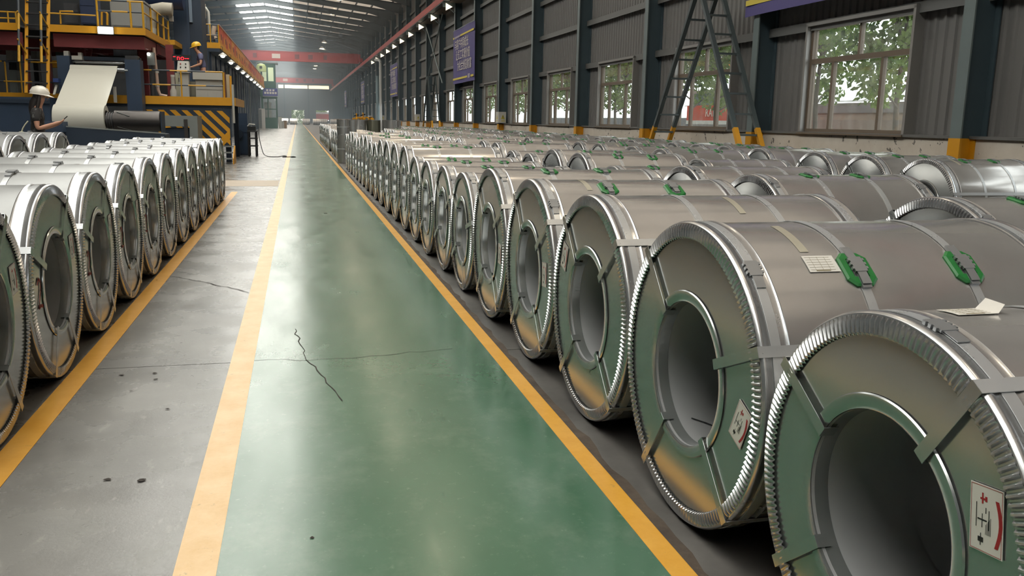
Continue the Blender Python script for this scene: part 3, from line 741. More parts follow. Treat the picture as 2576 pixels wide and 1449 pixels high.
a_ladder(18.15, 4.35, 2.9, 'tall grey A-shaped ladder with yellow feet in front of a window')
a_ladder(59.2, 4.3, 2.75, 'smaller looking A-shaped ladder farther down the wall')
# diagonal wind braces in one bay
wb = sempty('wall_brace')
for a,b_ in (((9.3,57.,3.8),(9.3,64.6,8.2)),((9.3,64.6,3.8),(9.3,57.,8.2))): MB().tube([a,b_],.045,8).obj('brace_rod', STEEL_FLANGE, wb)
# white rain pipes
t = thing('rain_pipe', 'white vertical pipe with a bent top running down the far wall', 'pipe', (9.22,99.6,0)); WP = mat('pipe_white',(215,217,216),.4)
MB().tube([(0,0,.0),(0,0,7.6)],.15,12).obj('pipe_shaft', WP, t, 40); MB().tube([(0,0,7.6),(-.05,.1,7.85),(-.3,.5,7.95),(-.5,.8,7.95)],.15,10).obj('pipe_bend', WP, t, 40)
t = thing('rain_pipe', 'pale blue pipe next to the white pipe on the far wall', 'pipe', (9.22,103.4,0)); MB().tube([(0,0,0),(0,0,6.3)],.22,12).obj('pipe_shaft', mat('pipe_blue',(128,150,158),.5), t, 40)
MB().tube([(0,0,6.3),(0,0,6.36)],.25,12).obj('pipe_collar', MATS['pipe_blue'], t, 40)
# high bay lamps under the roof
LAMPW = mat('lamp_lit', (255,250,240), .5, emit=(255,236,206), estr=38.)
LAMPS = mat('lamp_shell', (196,192,184), .4)
def bay_lamp(x, y, z, label, s=1.):
    t = thing('high_bay_lamp', label, 'lamp', (x,y,z), 0., 'high bay lamps under the roof')
    MB().lathe([(.30*s,.05*s),(.24*s,.12*s),(.10*s,.26*s),(0,.34*s)], 20, 2).obj('lamp_shade', LAMPS, t, 40)
    MB().lathe([(.02*s,.0),(.02*s,.31*s)], 20, 2).obj('lamp_lens', LAMPW, t)
    MB().tube([(0,0,.3*s),(0,0,rz(x)-z-.18)],.02,6).obj('hanger', RAFT, t)
    return t
for k in range(-8,10): bay_lamp(4.06, 95.7+11.75*k, 12.15, ('round high bay lamp hanging right of the skylight, %s down the hall' % ordw(k+1)) if k > -2 else ('round high bay lamp over the near coils above the picture, %s overhead' % ordw(k+8)), 1.25)

# ------------------------------------------------------------------ bridge cranes
def crane(y, label, zb, zt):
    t = thing('bridge_crane', label, 'crane', (0,y,8.9), 0., 'red bridge cranes'); z0 = zb-8.9; z1 = zt-8.9
    MB().box((-14.9,-.35,z0),(8.5,.35,z1)).obj('girder', REDST, t)
    MB().box((-14.95,-.42,z1),(8.5,.42,z1+.06)).obj('top_flange', REDST, t)
    for x in (-15.2,8.85): MB().box((x-.2,-2.0,.22),(x+.2,2.0,.75)).obj('end_carriage', REDST, t)
    for x in (-15.2,8.85):
        for yy in (-1.6,1.6): MB().lathe([(-.07,.02),(-.07,.22),(.07,.22),(.07,.02)], 16, 0, (x,yy,.221)).obj('wheel', BLACK, t)
    for x in (-14.9,8.45): MB().box((x,-.5,.3),(x+.4 if x > 0 else x-.4,.5,z1)).obj('end_joint', REDST, t)
    for x,w_ in ((-2.6,.55),(.2,.3),(2.0,.3),(-5.4,.25),(4.0,.22)):
        MB().box((x-w_,-.36,z0+.35),(x+w_,-.352,z0+.95)).obj('name_plate' if w_ > .5 else 'inspection_hatch', mat('plate_white',(200,186,176),.5) if w_ > .5 else mat('hatch_dark',(120,50,48),.5), t)
    return t
crane(126., 'red bridge crane girder spanning the hall below the skylight', 9.02, 10.28)
crane(222., 'farthest red crane girder above the bright strip window', 9.75, 10.9)
lr = sempty('crane_runway', 'crane runway on the left wall'); MB().box((-15.4,Y0,8.36),(-15.0,Y1,8.9)).obj('rail_beam', REDST, lr)

# ------------------------------------------------------------------ outside the windows
gy = mat('yard_ground',(150,146,138),.8,noise=.15,nscale=.6)
struct(MB().box((9.95,Y0,-.35),(70,Y1+60,-.1)).obj('yard_ground', gy)); struct(MB().box((-60,Y1,-.35),(9.95,Y1+60,-.1)).obj('yard_ground', gy))
LEAF = bpy.data.materials.new('leaf'); LEAF.use_nodes = True; nt = LEAF.node_tree; nt.nodes.clear(); MATS['leaf'] = LEAF
o = N(nt,'ShaderNodeOutputMaterial'); d1 = N(nt,'ShaderNodeBsdfDiffuse'); d2 = N(nt,'ShaderNodeBsdfTranslucent'); mx = N(nt,'ShaderNodeMixShader'); mx.inputs[0].default_value = .5
c = mixc(nt, rng(nt, tex(nt, 1.4, 3), .35, .65, 0, 1), s2l((84,112,66)), s2l((146,166,98))); nt.links.new(c, d1.inputs[0]); nt.links.new(c, d2.inputs[0])
nt.links.new(d1.outputs[0], mx.inputs[1]); nt.links.new(d2.outputs[0], mx.inputs[2]); nt.links.new(mx.outputs[0], o.inputs[0])
BARK = mat('bark',(92,84,76),.9,noise=.2,nscale=9)
def tree_meshes(seed):
    r_ = random.Random(seed); mb = MB()
    cl = [(r_.uniform(-1.3,1.3), r_.uniform(-1.45,1.45), r_.uniform(2.5,6.4), r_.uniform(.5,.8)) for _ in range(34)]
    for (x,y,z,r0) in cl:
        for _ in range(130):
            d = Vector((r_.gauss(0,1),r_.gauss(0,1),r_.gauss(0,1))).normalized()*r0*(r_.random()**.45); p = Vector((x,y,z))+d
            a = r_.uniform(0,2*PI); t_ = r_.uniform(-.9,.3); u = Vector((math.cos(a)*math.cos(t_),math.sin(a)*math.cos(t_),math.sin(t_)-.45)).normalized()
            v = u.cross(Vector((r_.gauss(0,1),r_.gauss(0,1),r_.gauss(0,1)))).normalized(); l = r_.uniform(.13,.24); w_ = l*.32
            mb.add([p, p+u*l*.5+v*w_, p+u*l, p+u*l*.5-v*w_],[(0,1,2,3)])
    fol = mb.mesh('foliage', LEAF)
    mb = MB(); mb.tube([(0,0,0),(.03,.02,1.2),(-.02,.05,2.4),(.02,0,4.)],[.085,.075,.065,.04],8)
    tr_ = mb.mesh('trunk', BARK, 60); mb = MB()
    for (x,y,z,_) in cl[:14]: mb.tube([(0,0,min(z-.5,3.6)),(x*.5,y*.5,z-.25),(x,y,z)],[.035,.025,.01],5)
    return fol, tr_, mb.mesh('branches', BARK)
TM = [tree_meshes(s_) for s_ in (1,2,3)]
for k,(x,y,rz_,sc) in enumerate(((14.2,18.4,0,.95),(14.9,22.9,0,1.),(14.0,27.5,0,.95),(15.2,32.0,PI,1.),(14.1,36.5,PI,.95),(15.4,41.,0,1.),(14.3,45.6,PI,1.),(15,50.2,0,1.),(14.4,55,PI,1.),(15,60,0,1.),(14.5,66,PI,1.),(15,73,0,1.))):
    lab = ['slim street tree with drooping leaves outside the nearest window','leafy tree filling the left of the nearest window','slim street tree in front of the orange truck','tree behind the A-shaped ladder window'][k] if k < 4 else 'yard tree outside the windows, %s from the camera' % ordw(k)
    t = thing('yard_tree', lab, 'tree', (x,y,-.1), rz_, 'trees in the yard'); t.scale = (sc,sc,sc)
    fol,tr_,brn = TM[k%3]; link('foliage',fol,t); link('trunk',tr_,t); link('branches',brn,t)
for k,(x,y,rz_) in enumerate(((6.3,262,0),)):
    t = thing('yard_tree', 'tall green tree behind the hedges outside the far end gates', 'tree', (x,y,-.1), rz_, 'trees behind the end wall'); t.scale=(1.1,1.1,.9)
    for nm,me in zip(('foliage','trunk','branches'),TM[k]): link(nm,me,t)
# yard wall and a shed with a white roof
t = thing('yard_wall', 'long brown and grey yard wall seen through the nearest window', 'wall', (22.5,0,-.1))
MB().box((0,8,0),(.25,44,1.35)).obj('lower_render', mat('wall_render',(170,164,158),.9,noise=.12,nscale=1.2), t); MB().box((0,8,1.35),(.25,44,2.12)).obj('upper_band', mat('wall_brown',(128,117,106),.9,noise=.15,nscale=1.), t); MB().box((-.05,8,2.12),(.3,44,2.42)).obj('coping', mat('coping_dark',(110,108,106),.9), t)
t = thing('shed', 'white roofed shed behind the yard wall', 'building', (28,0,-.1)); mb = MB()
MB().box((.3,0,0),(14,58,2.8)).obj('shed_wall', MATS['wall_render'], t)
mb.add([(-.5,-1,2.8),(-.5,59,2.8),(8,59,4.9),(8,-1,4.9),(-.5,-1,2.9),(-.5,59,2.9),(8,59,5.0),(8,-1,5.0)],[(0,1,2,3),(4,7,6,5),(0,4,5,1),(1,5,6,2),(2,6,7,3),(3,7,4,0)]); mb.obj('shed_roof', mat('roof_white',(225,225,222),.5,noise=.05,nscale=.4), t)
t = thing('fence', 'dark grey board fence behind the trees', 'fence', (21.5,44,-.1))
for k in range(34): MB().box((0,k*.9,0),(.06,k*.9+.84,1.9)).obj('board', mat('fence_grey',(104,106,110),.8,noise=.2,nscale=.7), t)
# orange mobile crane parked in the yard
ORG = mat('truck_orange',(214,66,38),.4)
t = thing('crane_truck', 'orange and white crane truck parked outside behind the trees', 'truck', (18.6,36.2,-.1))
MB().box((0,-3.6,1.72),(2.4,3.4,2.42)).obj('cab_body', ORG, t); MB().box((.05,-3.2,2.42),(2.3,3.0,3.05)).obj('cab_window', mat('truck_glass',(120,132,138),.15), t); MB().box((-.02,-3.3,2.98),(2.4,3.1,3.12)).obj('cab_roof', mat('truck_grey',(170,150,146),.5), t)
MB().box((-.02,-3.6,1.55),(2.4,3.4,1.72)).obj('bumper_top', mat('truck_white',(228,226,222),.5), t); MB().box((.05,-3.4,.55),(2.35,3.2,1.55)).obj('lower_body', mat('truck_pale',(186,184,190),.5), t)
MB().box((.0,-3.6,.55),(2.4,-2.5,1.72)).obj('side_panel', ORG, t)
for yy in (-2.4,2.2):
    MB().lathe([(-.15,.12),(-.15,.52),(.15,.52),(.15,.12)], 24, 0, (.25,yy,.53)).lathe([(-.15,.12),(-.15,.52),(.15,.52),(.15,.12)], 24, 0, (2.1,yy,.53)).obj('wheels', BLACK, t)
o = link('lettering', text_mesh('lettering','RAK',.52,mat('truck_letter',(236,226,214),.5),extrude=.004,spacing=1.15), t); o.matrix_local = Matrix(((0,0,-1,-.03),(-1,0,0,.8),(0,1,0,2.06),(0,0,0,1)))
MB().bar((1.2,-2.5,4.25),(1.2,5.5,4.6),.5,.45).obj('boom', mat('boom_orange',(236,140,60),.5), t); MB().box((.9,-2.4,3.1),(1.6,-1.6,4.2)).obj('boom_post', ORG, t)
t = thing('lorry', 'red and white lorry outside the right end gate', 'truck', (4.6,240.6,-.1)); MB().box((0,0,1.0),(4.0,2,2.6)).obj('load_box', mat('lorry_red',(196,84,74),.5), t); MB().box((0,0,2.6),(4.0,2,3.1)).obj('cover', mat('lorry_white',(226,222,214),.6), t)
for xx in (.7,3.2): MB().lathe([(0,.1),(0,.5),(2,.5),(2,.1)],16,1,(xx,0,.5)).obj('wheel', BLACK, t)

for k,(x,y) in enumerate(((-2.3,246.),(2.3,246.),(6.9,249.),(11.5,249.),(0.,251.),(4.6,253.5))):
    t = thing('hedge', ['dense green hedge at the left of the left end gate','dense green hedge at the right of the left end gate','dense green hedge behind the red lorry at the right end gate','dense green hedge beyond the wall right of the end gates','hedge standing back in the middle of the left end gate','hedge standing back left of the red lorry'][k], 'hedge', (x,y,-2.7), 0., 'hedges behind the end wall'); t.scale = (1.05,1.,1.05)
    link('foliage',TM[k%3][0],t); link('branches',TM[k%3][2],t)
# ------------------------------------------------------------------ coating line on the left
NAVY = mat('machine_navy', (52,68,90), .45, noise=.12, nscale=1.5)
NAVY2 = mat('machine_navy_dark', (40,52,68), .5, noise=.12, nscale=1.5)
MAROON = mat('maroon_steel', (128,54,56), .5, noise=.15, nscale=2)
GREY = mat('machine_grey', (128,132,130), .45, noise=.1, nscale=3)
PALE = mat('cabinet_pale', (186,184,176), .5, noise=.06, nscale=2)
DARKM = mat('dark_clutter', (62,62,64), .6, noise=.2, nscale=2)
RAILY = mat('rail_yellow', (206,156,46), .4); RAILB = mat('rail_dark', (66,72,80), .4)
STRIP = mat('coated_strip', (208,206,194), .32, noise=.02, nscale=1)
DARKSTEEL = mat('mandrel_steel', (86,82,80), .35, .7, noise=.15, nscale=4)
def wobj(mb, name, m_, parent, smooth=None):
    o = mb.obj(name, m_, parent, smooth); o.location = -Vector(parent.location); return o
def prect(px0, py0, px1, py1, Y):
    pm, qm = (px0+px1)/2, (py0+py1)/2
    return at(px0,qm,Y).x, at(px1,qm,Y).x, at(pm,py1,Y).z, at(pm,py0,Y).z       # x0,x1,z0,z1
def pbox(mb, px0, py0, px1, py1, Y, depth):
    x0,x1,z0,z1 = prect(px0,py0,px1,py1,Y); return mb.box((x0,Y,z0),(x1,Y+depth,z1))
def P(name, rect, Y, depth, m_, parent):
    return wobj(pbox(MB(),*rect,Y,depth), name, m_, parent)
def striped(parent, a, b, r, n=4, first=0, name='rail'):
    a = Vector(a); b = Vector(b)
    for k in range(n):
        wobj(MB().tube([a+(b-a)*(k/n), a+(b-a)*((k+1)/n)], r, 8), name, (RAILY,RAILB)[(k+first)%2], parent, 40)

# lower work platform
lp = thing('work_platform', 'low steel platform with yellow edge and black and yellow striped apron', 'platform', (-5.,29.,0))
wobj(MB().box((-10.5,27.95,1.72),(-1.82,28.03,1.96)), 'edge_beam', YEL, lp)
wobj(MB().box((-1.9,28.03,1.72),(-1.82,32.5,1.96)), 'edge_beam', YEL, lp)
wobj(MB().box((-10.5,28.03,1.84),(-1.9,32.5,1.90)), 'deck_plate', DARKM, lp)
wobj(MB().box((-10.5,28.04,1.63),(-1.95,28.20,1.72)), 'deck_beam', NAVY2, lp)
hz = wobj(MB().box((-4.75,28.02,.50),(-1.99,28.10,1.62)), 'apron', NAVY2, lp)
def hstripe(x, z0=.52, z1=1.56, w_=.17, sl=-1.0):
    # slanted strip on the apron, cut at the apron's right edge into a chevron
    pts = []
    def X(z): return x + (z1-z)*(-sl)
    q = [(X(z1),z1),(X(z1)+w_,z1),(X(z0)+w_,z0),(X(z0),z0)]
    lim = -2.02
    if q[2][0] > lim:
        zc_ = z1-(lim-x-w_); zc2 = z1-(lim-x)
        q = [(X(z1),z1),(min(X(z1)+w_,lim),z1),(lim,max(zc_,z0)),(lim,max(zc2,z0))] + ([(X(z0),z0)] if zc2 < z0 else [])
    mb = MB(); n = len(q); mb.add([(a,28.012,b_) for a,b_ in q]+[(a,28.022,b_) for a,b_ in q],[tuple(range(n)),tuple(range(2*n-1,n-1,-1))]+[(i,(i+1)%n,n+(i+1)%n,n+i) for i in range(n)])
    o = mb.obj('hazard_stripe', YEL, hz); o.location = (0,0,0)
for k in range(8): hstripe(-4.74+.335*k)
mb = MB(); q = [(-2.05,.98),(-2.42,.60),(-2.42,.52),(-2.22,.52),(-2.02,.74),(-2.02,.98)]
mb.add([(a,28.008,b_) for a,b_ in q]+[(a,28.02,b_) for a,b_ in q],[tuple(range(6)),tuple(range(11,5,-1))]+[(i,(i+1)%6,6+(i+1)%6,6+i) for i in range(6)]); mb.obj('hazard_stripe', YEL, hz)
for x in (-2.1,-4.6,-7.,-9.8):
    for y in (28.3,32.2): wobj(MB().box((x-.08,y-.08,0),(x+.08,y+.08,1.84)), 'leg', NAVY2, lp)
# railing of the low platform
zt, zm = at(450,178,28.).z, at(450,214,28.).z
for z,f in ((zt,0),(zm,1)): striped(lp, (at(335,178,28).x,28.06,z), (at(560,180,28).x,28.06,z), .022, 5, f)
for px in (338,455,562): wobj(MB().tube([(at(px,200,28).x,28.06,1.94),(at(px,200,28).x,28.06,zt)],.024,8), 'rail_post', RAILY, lp)
for z,f in ((zt+.12,0),(zm-.02,1)): striped(lp, (-10.4,28.06,z), (at(150,200,28).x,28.06,z), .022, 5, f)
for px in (-30,14,52): wobj(MB().tube([(at(px,200,28).x,28.06,1.94),(at(px,200,28).x,28.06,zt+.12)],.024,8), 'rail_post', RAILY, lp)
wobj(MB().tube([(at(586,240,27.9).x,27.9,1.2),(at(586,240,27.9).x,27.9,2.35)],.035,8), 'marker_post', PALE, lp)
# entry steps
st = thing('entry_steps', 'short steel steps with yellow sides at the platform corner', 'steps', (-2.1,28.9,0))
for k in range(3): wobj(MB().box((-2.45,27.45+.3*k-.45,.17*(k+1)-.03),(-1.9,27.75+.3*k-.45,.17*(k+1))), 'tread', GREY, st)
for x in (-2.47,-1.9): wobj(MB().prism([(26.95,0),(26.95,.17),(27.65,.52),(27.93,.52),(27.93,0)],0,x,x+.03), 'side_plate', YEL, st)
# strip, recoiler and mandrel
YR = 25.2
xs0, xs1 = at(140,290,YR).x, at(268,295,YR).x
zc = at(205,302,YR).z; rr0 = .40
sc_ = thing('coated_strip_coil', 'cream white painted steel strip running up from its wound roll', 'strip', ((xs0+xs1)/2,YR,0))
wobj(MB().lathe([(xs0,.27),(xs0,rr0),(xs1,rr0),(xs1,.27)], 72, 0, (0,YR,zc)), 'wound_roll', STRIP, sc_, 30)
for k in range(5): wobj(MB().lathe([(xs0-.004-.002*(k%2),.28+.024*k),(xs0-.004-.002*(k%2),.30+.024*k)], 48, 0, (0,YR,zc)), 'strip_edge', GREY, sc_)
Y2 = 27.15; z2 = at(245,174,Y2).z
ta = math.radians(152); p0 = Vector((0,YR+rr0*math.cos(ta),zc+rr0*math.sin(ta))); mb = MB()
p1 = Vector((0,Y2-.10,z2-.02)); n = 14; cur = [(p0.y+(p1.y-p0.y)*k/n, p0.z+(p1.z-p0.z)*k/n) for k in range(n+1)]
cur += [(Y2-.07,z2+.05),(Y2,z2+.10),(Y2+.10,z2+.11),(Y2+.26,z2+.10)]
xa, xb = xs0-.02+.12, xs1+.02-.06
for a,b_ in zip(cur,cur[1:]):
    mb.add([(xs0,a[0],a[1]),(xs1,a[0],a[1]),(xs1,b_[0],b_[1]),(xs0,b_[0],b_[1]),(xs0,a[0]+.004,a[1]-.004),(xs1,a[0]+.004,a[1]-.004),(xs1,b_[0]+.004,b_[1]-.004),(xs0,b_[0]+.004,b_[1]-.004)],[(0,1,2,3),(7,6,5,4),(0,3,7,4),(1,5,6,2)])
wobj(mb, 'running_strip', STRIP, sc_, 40)
rec = thing('recoiler', 'dark steel recoiler mandrel with grey bearing block', 'machine', (-4.6,YR,0))
xm0, xm1 = at(268,300,YR).x, at(406,302,YR).x
wobj(MB().lathe([(xm0,.02),(xm0,.20),(xm0+.22,.20),(xm0+.22,.272),(xm1-.02,.272),(xm1,.25),(xm1,.02)], 56, 0, (0,YR,zc)), 'mandrel', DARKSTEEL, rec, 30)
for k in range(4):
    a = k*PI/2+.6; wobj(MB().bar((xm0+.3,YR+.276*math.cos(a),zc+.276*math.sin(a)),(xm0+.62,YR+.276*math.cos(a+.5),zc+.276*math.sin(a+.5)),.05,.012), 'segment_joint', GREY, rec)
for k in range(3): wobj(MB().lathe([(xm0+.03+.06*k,.205),(xm0+.03+.06*k,.225),(xm0+.06+.06*k,.225),(xm0+.06+.06*k,.205)], 32, 0, (0,YR,zc)), 'collar', DARKM, rec, 30)
x0,x1,z0,z1 = prect(415,291,497,342,26.2)
wobj(MB().box((x0,26.2,z1-.30),(x1,27.4,z1)), 'bearing_block', GREY, rec); wobj(MB().box((x0+.65,26.2,.0),(x1,27.4,z1-.3)), 'bearing_stand', GREY, rec); wobj(MB().box((x0,26.3,.0),(x0+.65,27.2,z1-.35)), 'bearing_base', NAVY2, rec)
wobj(MB().box((x1-.36,26.17,z1-.62),(x1-.26,26.2,z1-.1)), 'rib_plate', DARKSTEEL, rec)
wobj(MB().box((xm1+.01,YR-.25,zc-.3),(x0+.1,YR+.35,zc+.26)), 'outboard_support', NAVY2, rec); wobj(MB().box((xm1+.05,YR-.2,0),(x0+.1,YR+.5,zc-.3)), 'support_leg', NAVY2, rec)
# base beam in front and side block
bb = thing('base_trough', 'long dark navy machine trough behind the left coils', 'machine', (-5.,23.4,0))
a, b_ = at(157,318,23.8), at(420,337,23.8)
mb = MB(); mb.prism([(a.z,a.x),(b_.z,b_.x),(0.,b_.x),(0.,a.x)],1,23.5,24.3); wobj(mb, 'trough_body', NAVY2, bb)
mb = MB(); mb.bar((a.x,23.52,a.z+.015),(b_.x,23.52,b_.z+.015),.06,.03); wobj(mb, 'worn_edge', GREY, bb)
P('junction_box', (111,306,158,332), 23.2, .5, NAVY, bb); wobj(MB().box((at(111,330,23.3).x,23.3,0),(at(158,330,23.3).x,23.6,at(130,332,23.3).z)), 'box_stand', NAVY2, bb)
wb_ = thing('machine_block', 'large navy steel machine block behind the woman', 'machine', (-8.,26.6,0))
wobj(MB().box((-10.5,26.5,0),(at(128,290,26.5).x,27.3,at(60,244,26.5).z)), 'housing', NAVY, wb_); wobj(MB().box((-10.5,26.42,at(60,250,26.5).z-.10),(at(128,290,26.5).x+.02,26.5,at(60,250,26.5).z)), 'top_rim', NAVY2, wb_)
# roll stand above the recoiler
rs = thing('roll_stand', 'dark navy roll stand guiding the cream strip over steel rollers', 'machine', (-6.3,27.4,0))
for (r_,nm) in (((148,140,180,300),'left_frame'),((318,150,356,300),'right_frame')):
    x0,x1,z0,z1 = prect(*r_,27.3); wobj(MB().box((x0,27.3,0),(x1,27.85,z1)), 'side_frame', NAVY, rs)
P('cross_beam', (170,143,352,152), 27.6, .25, NAVY2, rs); P('cross_beam', (176,160,330,170), 27.75, .1, DARKM, rs)
def roll(x0, x1, y, z, r, m_, par): return wobj(MB().lathe([(x0,.01),(x0,r*.4),(x0+.08,r*.4),(x0+.08,r),(x1-.08,r),(x1-.08,r*.4),(x1,r*.4),(x1,.01)], 28, 0, (0,y,z)), 'roller', m_, par, 30)
SIL = mat('roller_steel',(180,182,184),.25,1.)
roll(at(178,180,Y2).x, at(322,180,Y2).x, Y2, z2-.015, .075, SIL, rs); roll(at(183,158,27.5).x, at(318,160,27.5).x, 27.48, at(250,158,27.5).z, .05, SIL, rs)
roll(at(240,146,29).x, at(347,148,29).x, 29., at(290,146,29).z, .07, SIL, rs); roll(at(233,119,29).x, at(345,122,29).x, 29., at(290,119,29).z, .07, SIL, rs)
P('web_sheet', (285,116,345,147), 29.08, .02, mat('web_pale',(176,182,196),.4), rs)
P('motor_housing', (315,140,346,154), 27.35, .35, DARKM, rs); P('valve_block', (180,140,206,150), 27.4, .3, PALE, rs); P('sensor_box', (160,128,172,140), 27.4, .2, PALE, rs); P('sensor_box', (196,132,205,142), 27.5, .2, PALE, rs)
P('blue_tray', (133,197,147,207), 26.9, .25, mat('tray_blue',(46,66,120),.4), rs); wobj(MB().bar(at(136,238,26.8),at(142,214,27.),.06,.02), 'tray_arm', PALE, rs); P('yellow_guard', (122,152,147,170), 28.7, .2, YEL, rs); P('yellow_guard', (128,236,156,254), 27.6, .15, YEL, rs)
P('white_guide', (285,218,293,258), 26.9, .05, PALE, rs)
# maroon frame and upper platform
UY = 27.0
zf0, zf1 = at(245,84,UY).z, at(245,66,UY).z; xu0, xu1 = at(125,75,UY).x, at(366,78,UY).x
up = thing('upper_platform', 'upper steel platform with yellow edge, maroon frame and flood lamp', 'platform', (-7.,29.,0))
wobj(MB().box((xu0,UY,zf0),(xu1,UY+.06,zf1)), 'edge_beam', YEL, up); wobj(MB().box((xu1-.06,UY+.06,zf0),(xu1,32.,zf1)), 'edge_beam', YEL, up)
wobj(MB().box((-11.5,UY,zf0),(at(42,60,UY).x,UY+.06,zf1)), 'edge_beam', YEL, up)
wobj(MB().box((-11.5,UY+.06,zf1-.08),(at(42,60,UY).x,28.05,zf1-.02)), 'deck_plate', DARKM, up); wobj(MB().box((xu0,UY+.06,zf1-.08),(xu1-.06,28.05,zf1-.02)), 'deck_plate', DARKM, up); wobj(MB().box((-11.5,28.05,zf1-.08),(xu1-.06,32.,zf1-.02)), 'deck_plate', DARKM, up)
zb = zf0-.02
for y in (29.5,31.8): wobj(MB().box((-11.5,y,zb-.36),(xu1-.1,y+.15,zb)), 'floor_beam', MAROON, up)
wobj(MB().box((xu0,UY+.3,zb-.36),(xu1-.1,UY+.45,zb)), 'floor_beam', MAROON, up); wobj(MB().box((-11.5,UY+.3,zb-.36),(at(42,60,UY).x,UY+.45,zb)), 'floor_beam', MAROON, up)
for x in (xu1-.25,-6.2,-9.4): wobj(MB().box((x,UY+.45,zb-.30),(x+.15,31.8,zb)), 'floor_beam', MAROON, up)
for px,wpx in ((56,9),(113,9),(206,5)): 
    x = at(px,130,28.3).x; wobj(MB().box((x,28.3,1.903),(x+wpx/76.,28.5,zb-.3)), 'frame_post', MAROON, up)
wobj(MB().box((xu1-.55,29.0,1.903),(xu1-.30,29.2,zb-.3)), 'frame_post', MAROON, up); wobj(MB().box((xu1+.02,30.6,1.903),(xu1+.24,30.8,zb+.05)), 'frame_post', MAROON, up)
for y in (28.2,): wobj(MB().bar((at(225,95,y).x,y,zb-.35),(at(212,145,y).x,y,1.95+.5),.1,.1), 'strut', MAROON, up)
zr1, zr2 = at(300,2,UY).z, at(300,29,UY).z
for z,f in ((zr1,0),(zr2,1)):
    striped(up, (at(240,20,UY).x,UY+.03,z), (xu1-.03,UY+.03,z), .024, 3, f); striped(up, (xu1-.03,UY+.03,z), (xu1-.03,31.9,z), .024, 3, f+1)
wobj(MB().tube([(at(125,36,UY).x,UY+.03,at(200,36,UY).z),(at(240,38,UY).x,UY+.03,at(200,37,UY).z)],.02,8), 'rail', RAILY, up, 40)
for px in (243,327,358): wobj(MB().tube([(at(px,20,UY).x,UY+.03,zf1-.02),(at(px,20,UY).x,UY+.03,zr1)],.03,8), 'rail_post', RAILY, up, 40)
for y in (28.3,29.6,30.8,31.9): wobj(MB().tube([(xu1-.03,y,zf1-.02),(xu1-.03,y,zr1)],.03,8), 'rail_post', RAILY, up, 40)
for z in (at(30,30,UY).z,at(30,46,UY).z): wobj(MB().tube([(-11.4,UY+.03,z),(at(42,30,UY).x,UY+.03,z)],.02,8), 'rail', RAILY, up, 40)
for px in (-30,18,38): wobj(MB().tube([(at(px,30,UY).x,UY+.03,zf1-.02),(at(px,30,UY).x,UY+.03,at(30,28,UY).z)],.022,8), 'rail_post', RAILY, up, 40)
wobj(MB().tube([at(256,63,UY+.2),at(256,32,UY+.2),at(259,28,UY+.2),at(266,30,UY+.2),at(270,35,UY+.2),at(270,63,UY+.2)],.03,8), 'hoop_guard', RAILY, up, 40)
wobj(MB().tube([at(153,60,UY+.1),at(151,28,UY+.1),at(184,29,UY+.1)],.025,8), 'hoop_guard', RAILY, up, 40)
fl_ = thing('flood_lamp', 'bright rectangular flood lamp on the yellow edge of the upper platform', 'lamp', (at(264,76,UY-.12).x,UY-.1,at(264,84,UY).z))
x0,x1,z0,z1 = prect(246,68,283,84,UY-.12)
wobj(MB().box((x0-.02,UY-.08,z0-.02),(x1+.02,UY-.001,z1+.02)), 'housing', DARKM, fl_); wobj(MB().box((x0,UY-.11,z0),(x1,UY-.08,z1)), 'lens', mat('flood_lit',(255,255,250),.4,emit=(255,255,246),estr=26.), fl_)
# access stair between the platforms
sx0, sx1 = at(52,155,26.6).x, at(108,155,26.6).x
sr = thing('access_stair', 'steep yellow stair with striped handrails up to the upper platform', 'stairs', ((sx0+sx1)/2,27.,0))
for x in (sx0,sx1):
    wobj(MB().bar((x,26.85,1.93),(x,27.9,5.2),.05,.08,(1,0,0)), 'stringer', YEL, sr)
    striped(sr, (x,26.45,at(45,155,26.45).z), (x,27.1,5.35), .034, 6, 0, 'handrail')
    for k in range(3):
        z = 3.0+.75*k; f = (z-1.93)/3.27; wobj(MB().tube([(x,26.5+.2*k,z+.35),(x,26.85+1.05*f,z)],.018,6), 'rail_bracket', RAILY, sr)
for k in range(9): 
    z = 2.2+.32*k; f = (z-1.93)/3.27; wobj(MB().box((sx0,26.78+1.05*f,z),(sx1,26.98+1.05*f,z+.03)), 'tread', DARKM, sr)
# control desk, display, cabinets and pipes on the low platform
ZD = 1.903
cd = thing('control_desk', 'white control desk with small buttons on the low platform', 'desk', (at(459,170,29).x,29.,ZD))
x0,x1,z0,z1 = prect(444,153,476,182,29.)
mb = MB(); mb.add([(x0+.03,29.12,z1),(x1-.03,29.12,z1),(x1,29.,z0),(x0,29.,z0),(x0+.03,29.4,z1),(x1-.03,29.4,z1),(x1,29.4,z0),(x0,29.4,z0)],[(0,1,2,3),(4,7,6,5),(0,4,5,1),(3,2,6,7),(0,3,7,4),(1,5,6,2)]); wobj(mb, 'panel_head', PALE, cd)
wobj(MB().box((x0+.05,29.1,ZD),(x1-.05,29.38,z0)), 'pedestal', PALE, cd)
for i,(a,b_) in enumerate(((.3,.75),(.7,.75),(.3,.45),(.7,.45),(.3,.12),(.7,.12))):
    zz = z0+(z1-z0)*b_; yy = 29.+.12*b_; wobj(MB().lathe([(0,.02),(-.025,.02),(-.025,.001)],10,1,(x0+(x1-x0)*a,yy,zz)), 'button', RED if i == 0 else BLACK, cd)
ld = thing('led_display', 'black display with red glowing digits above the control desk', 'display', (at(456,146,29.5).x,29.5,ZD))
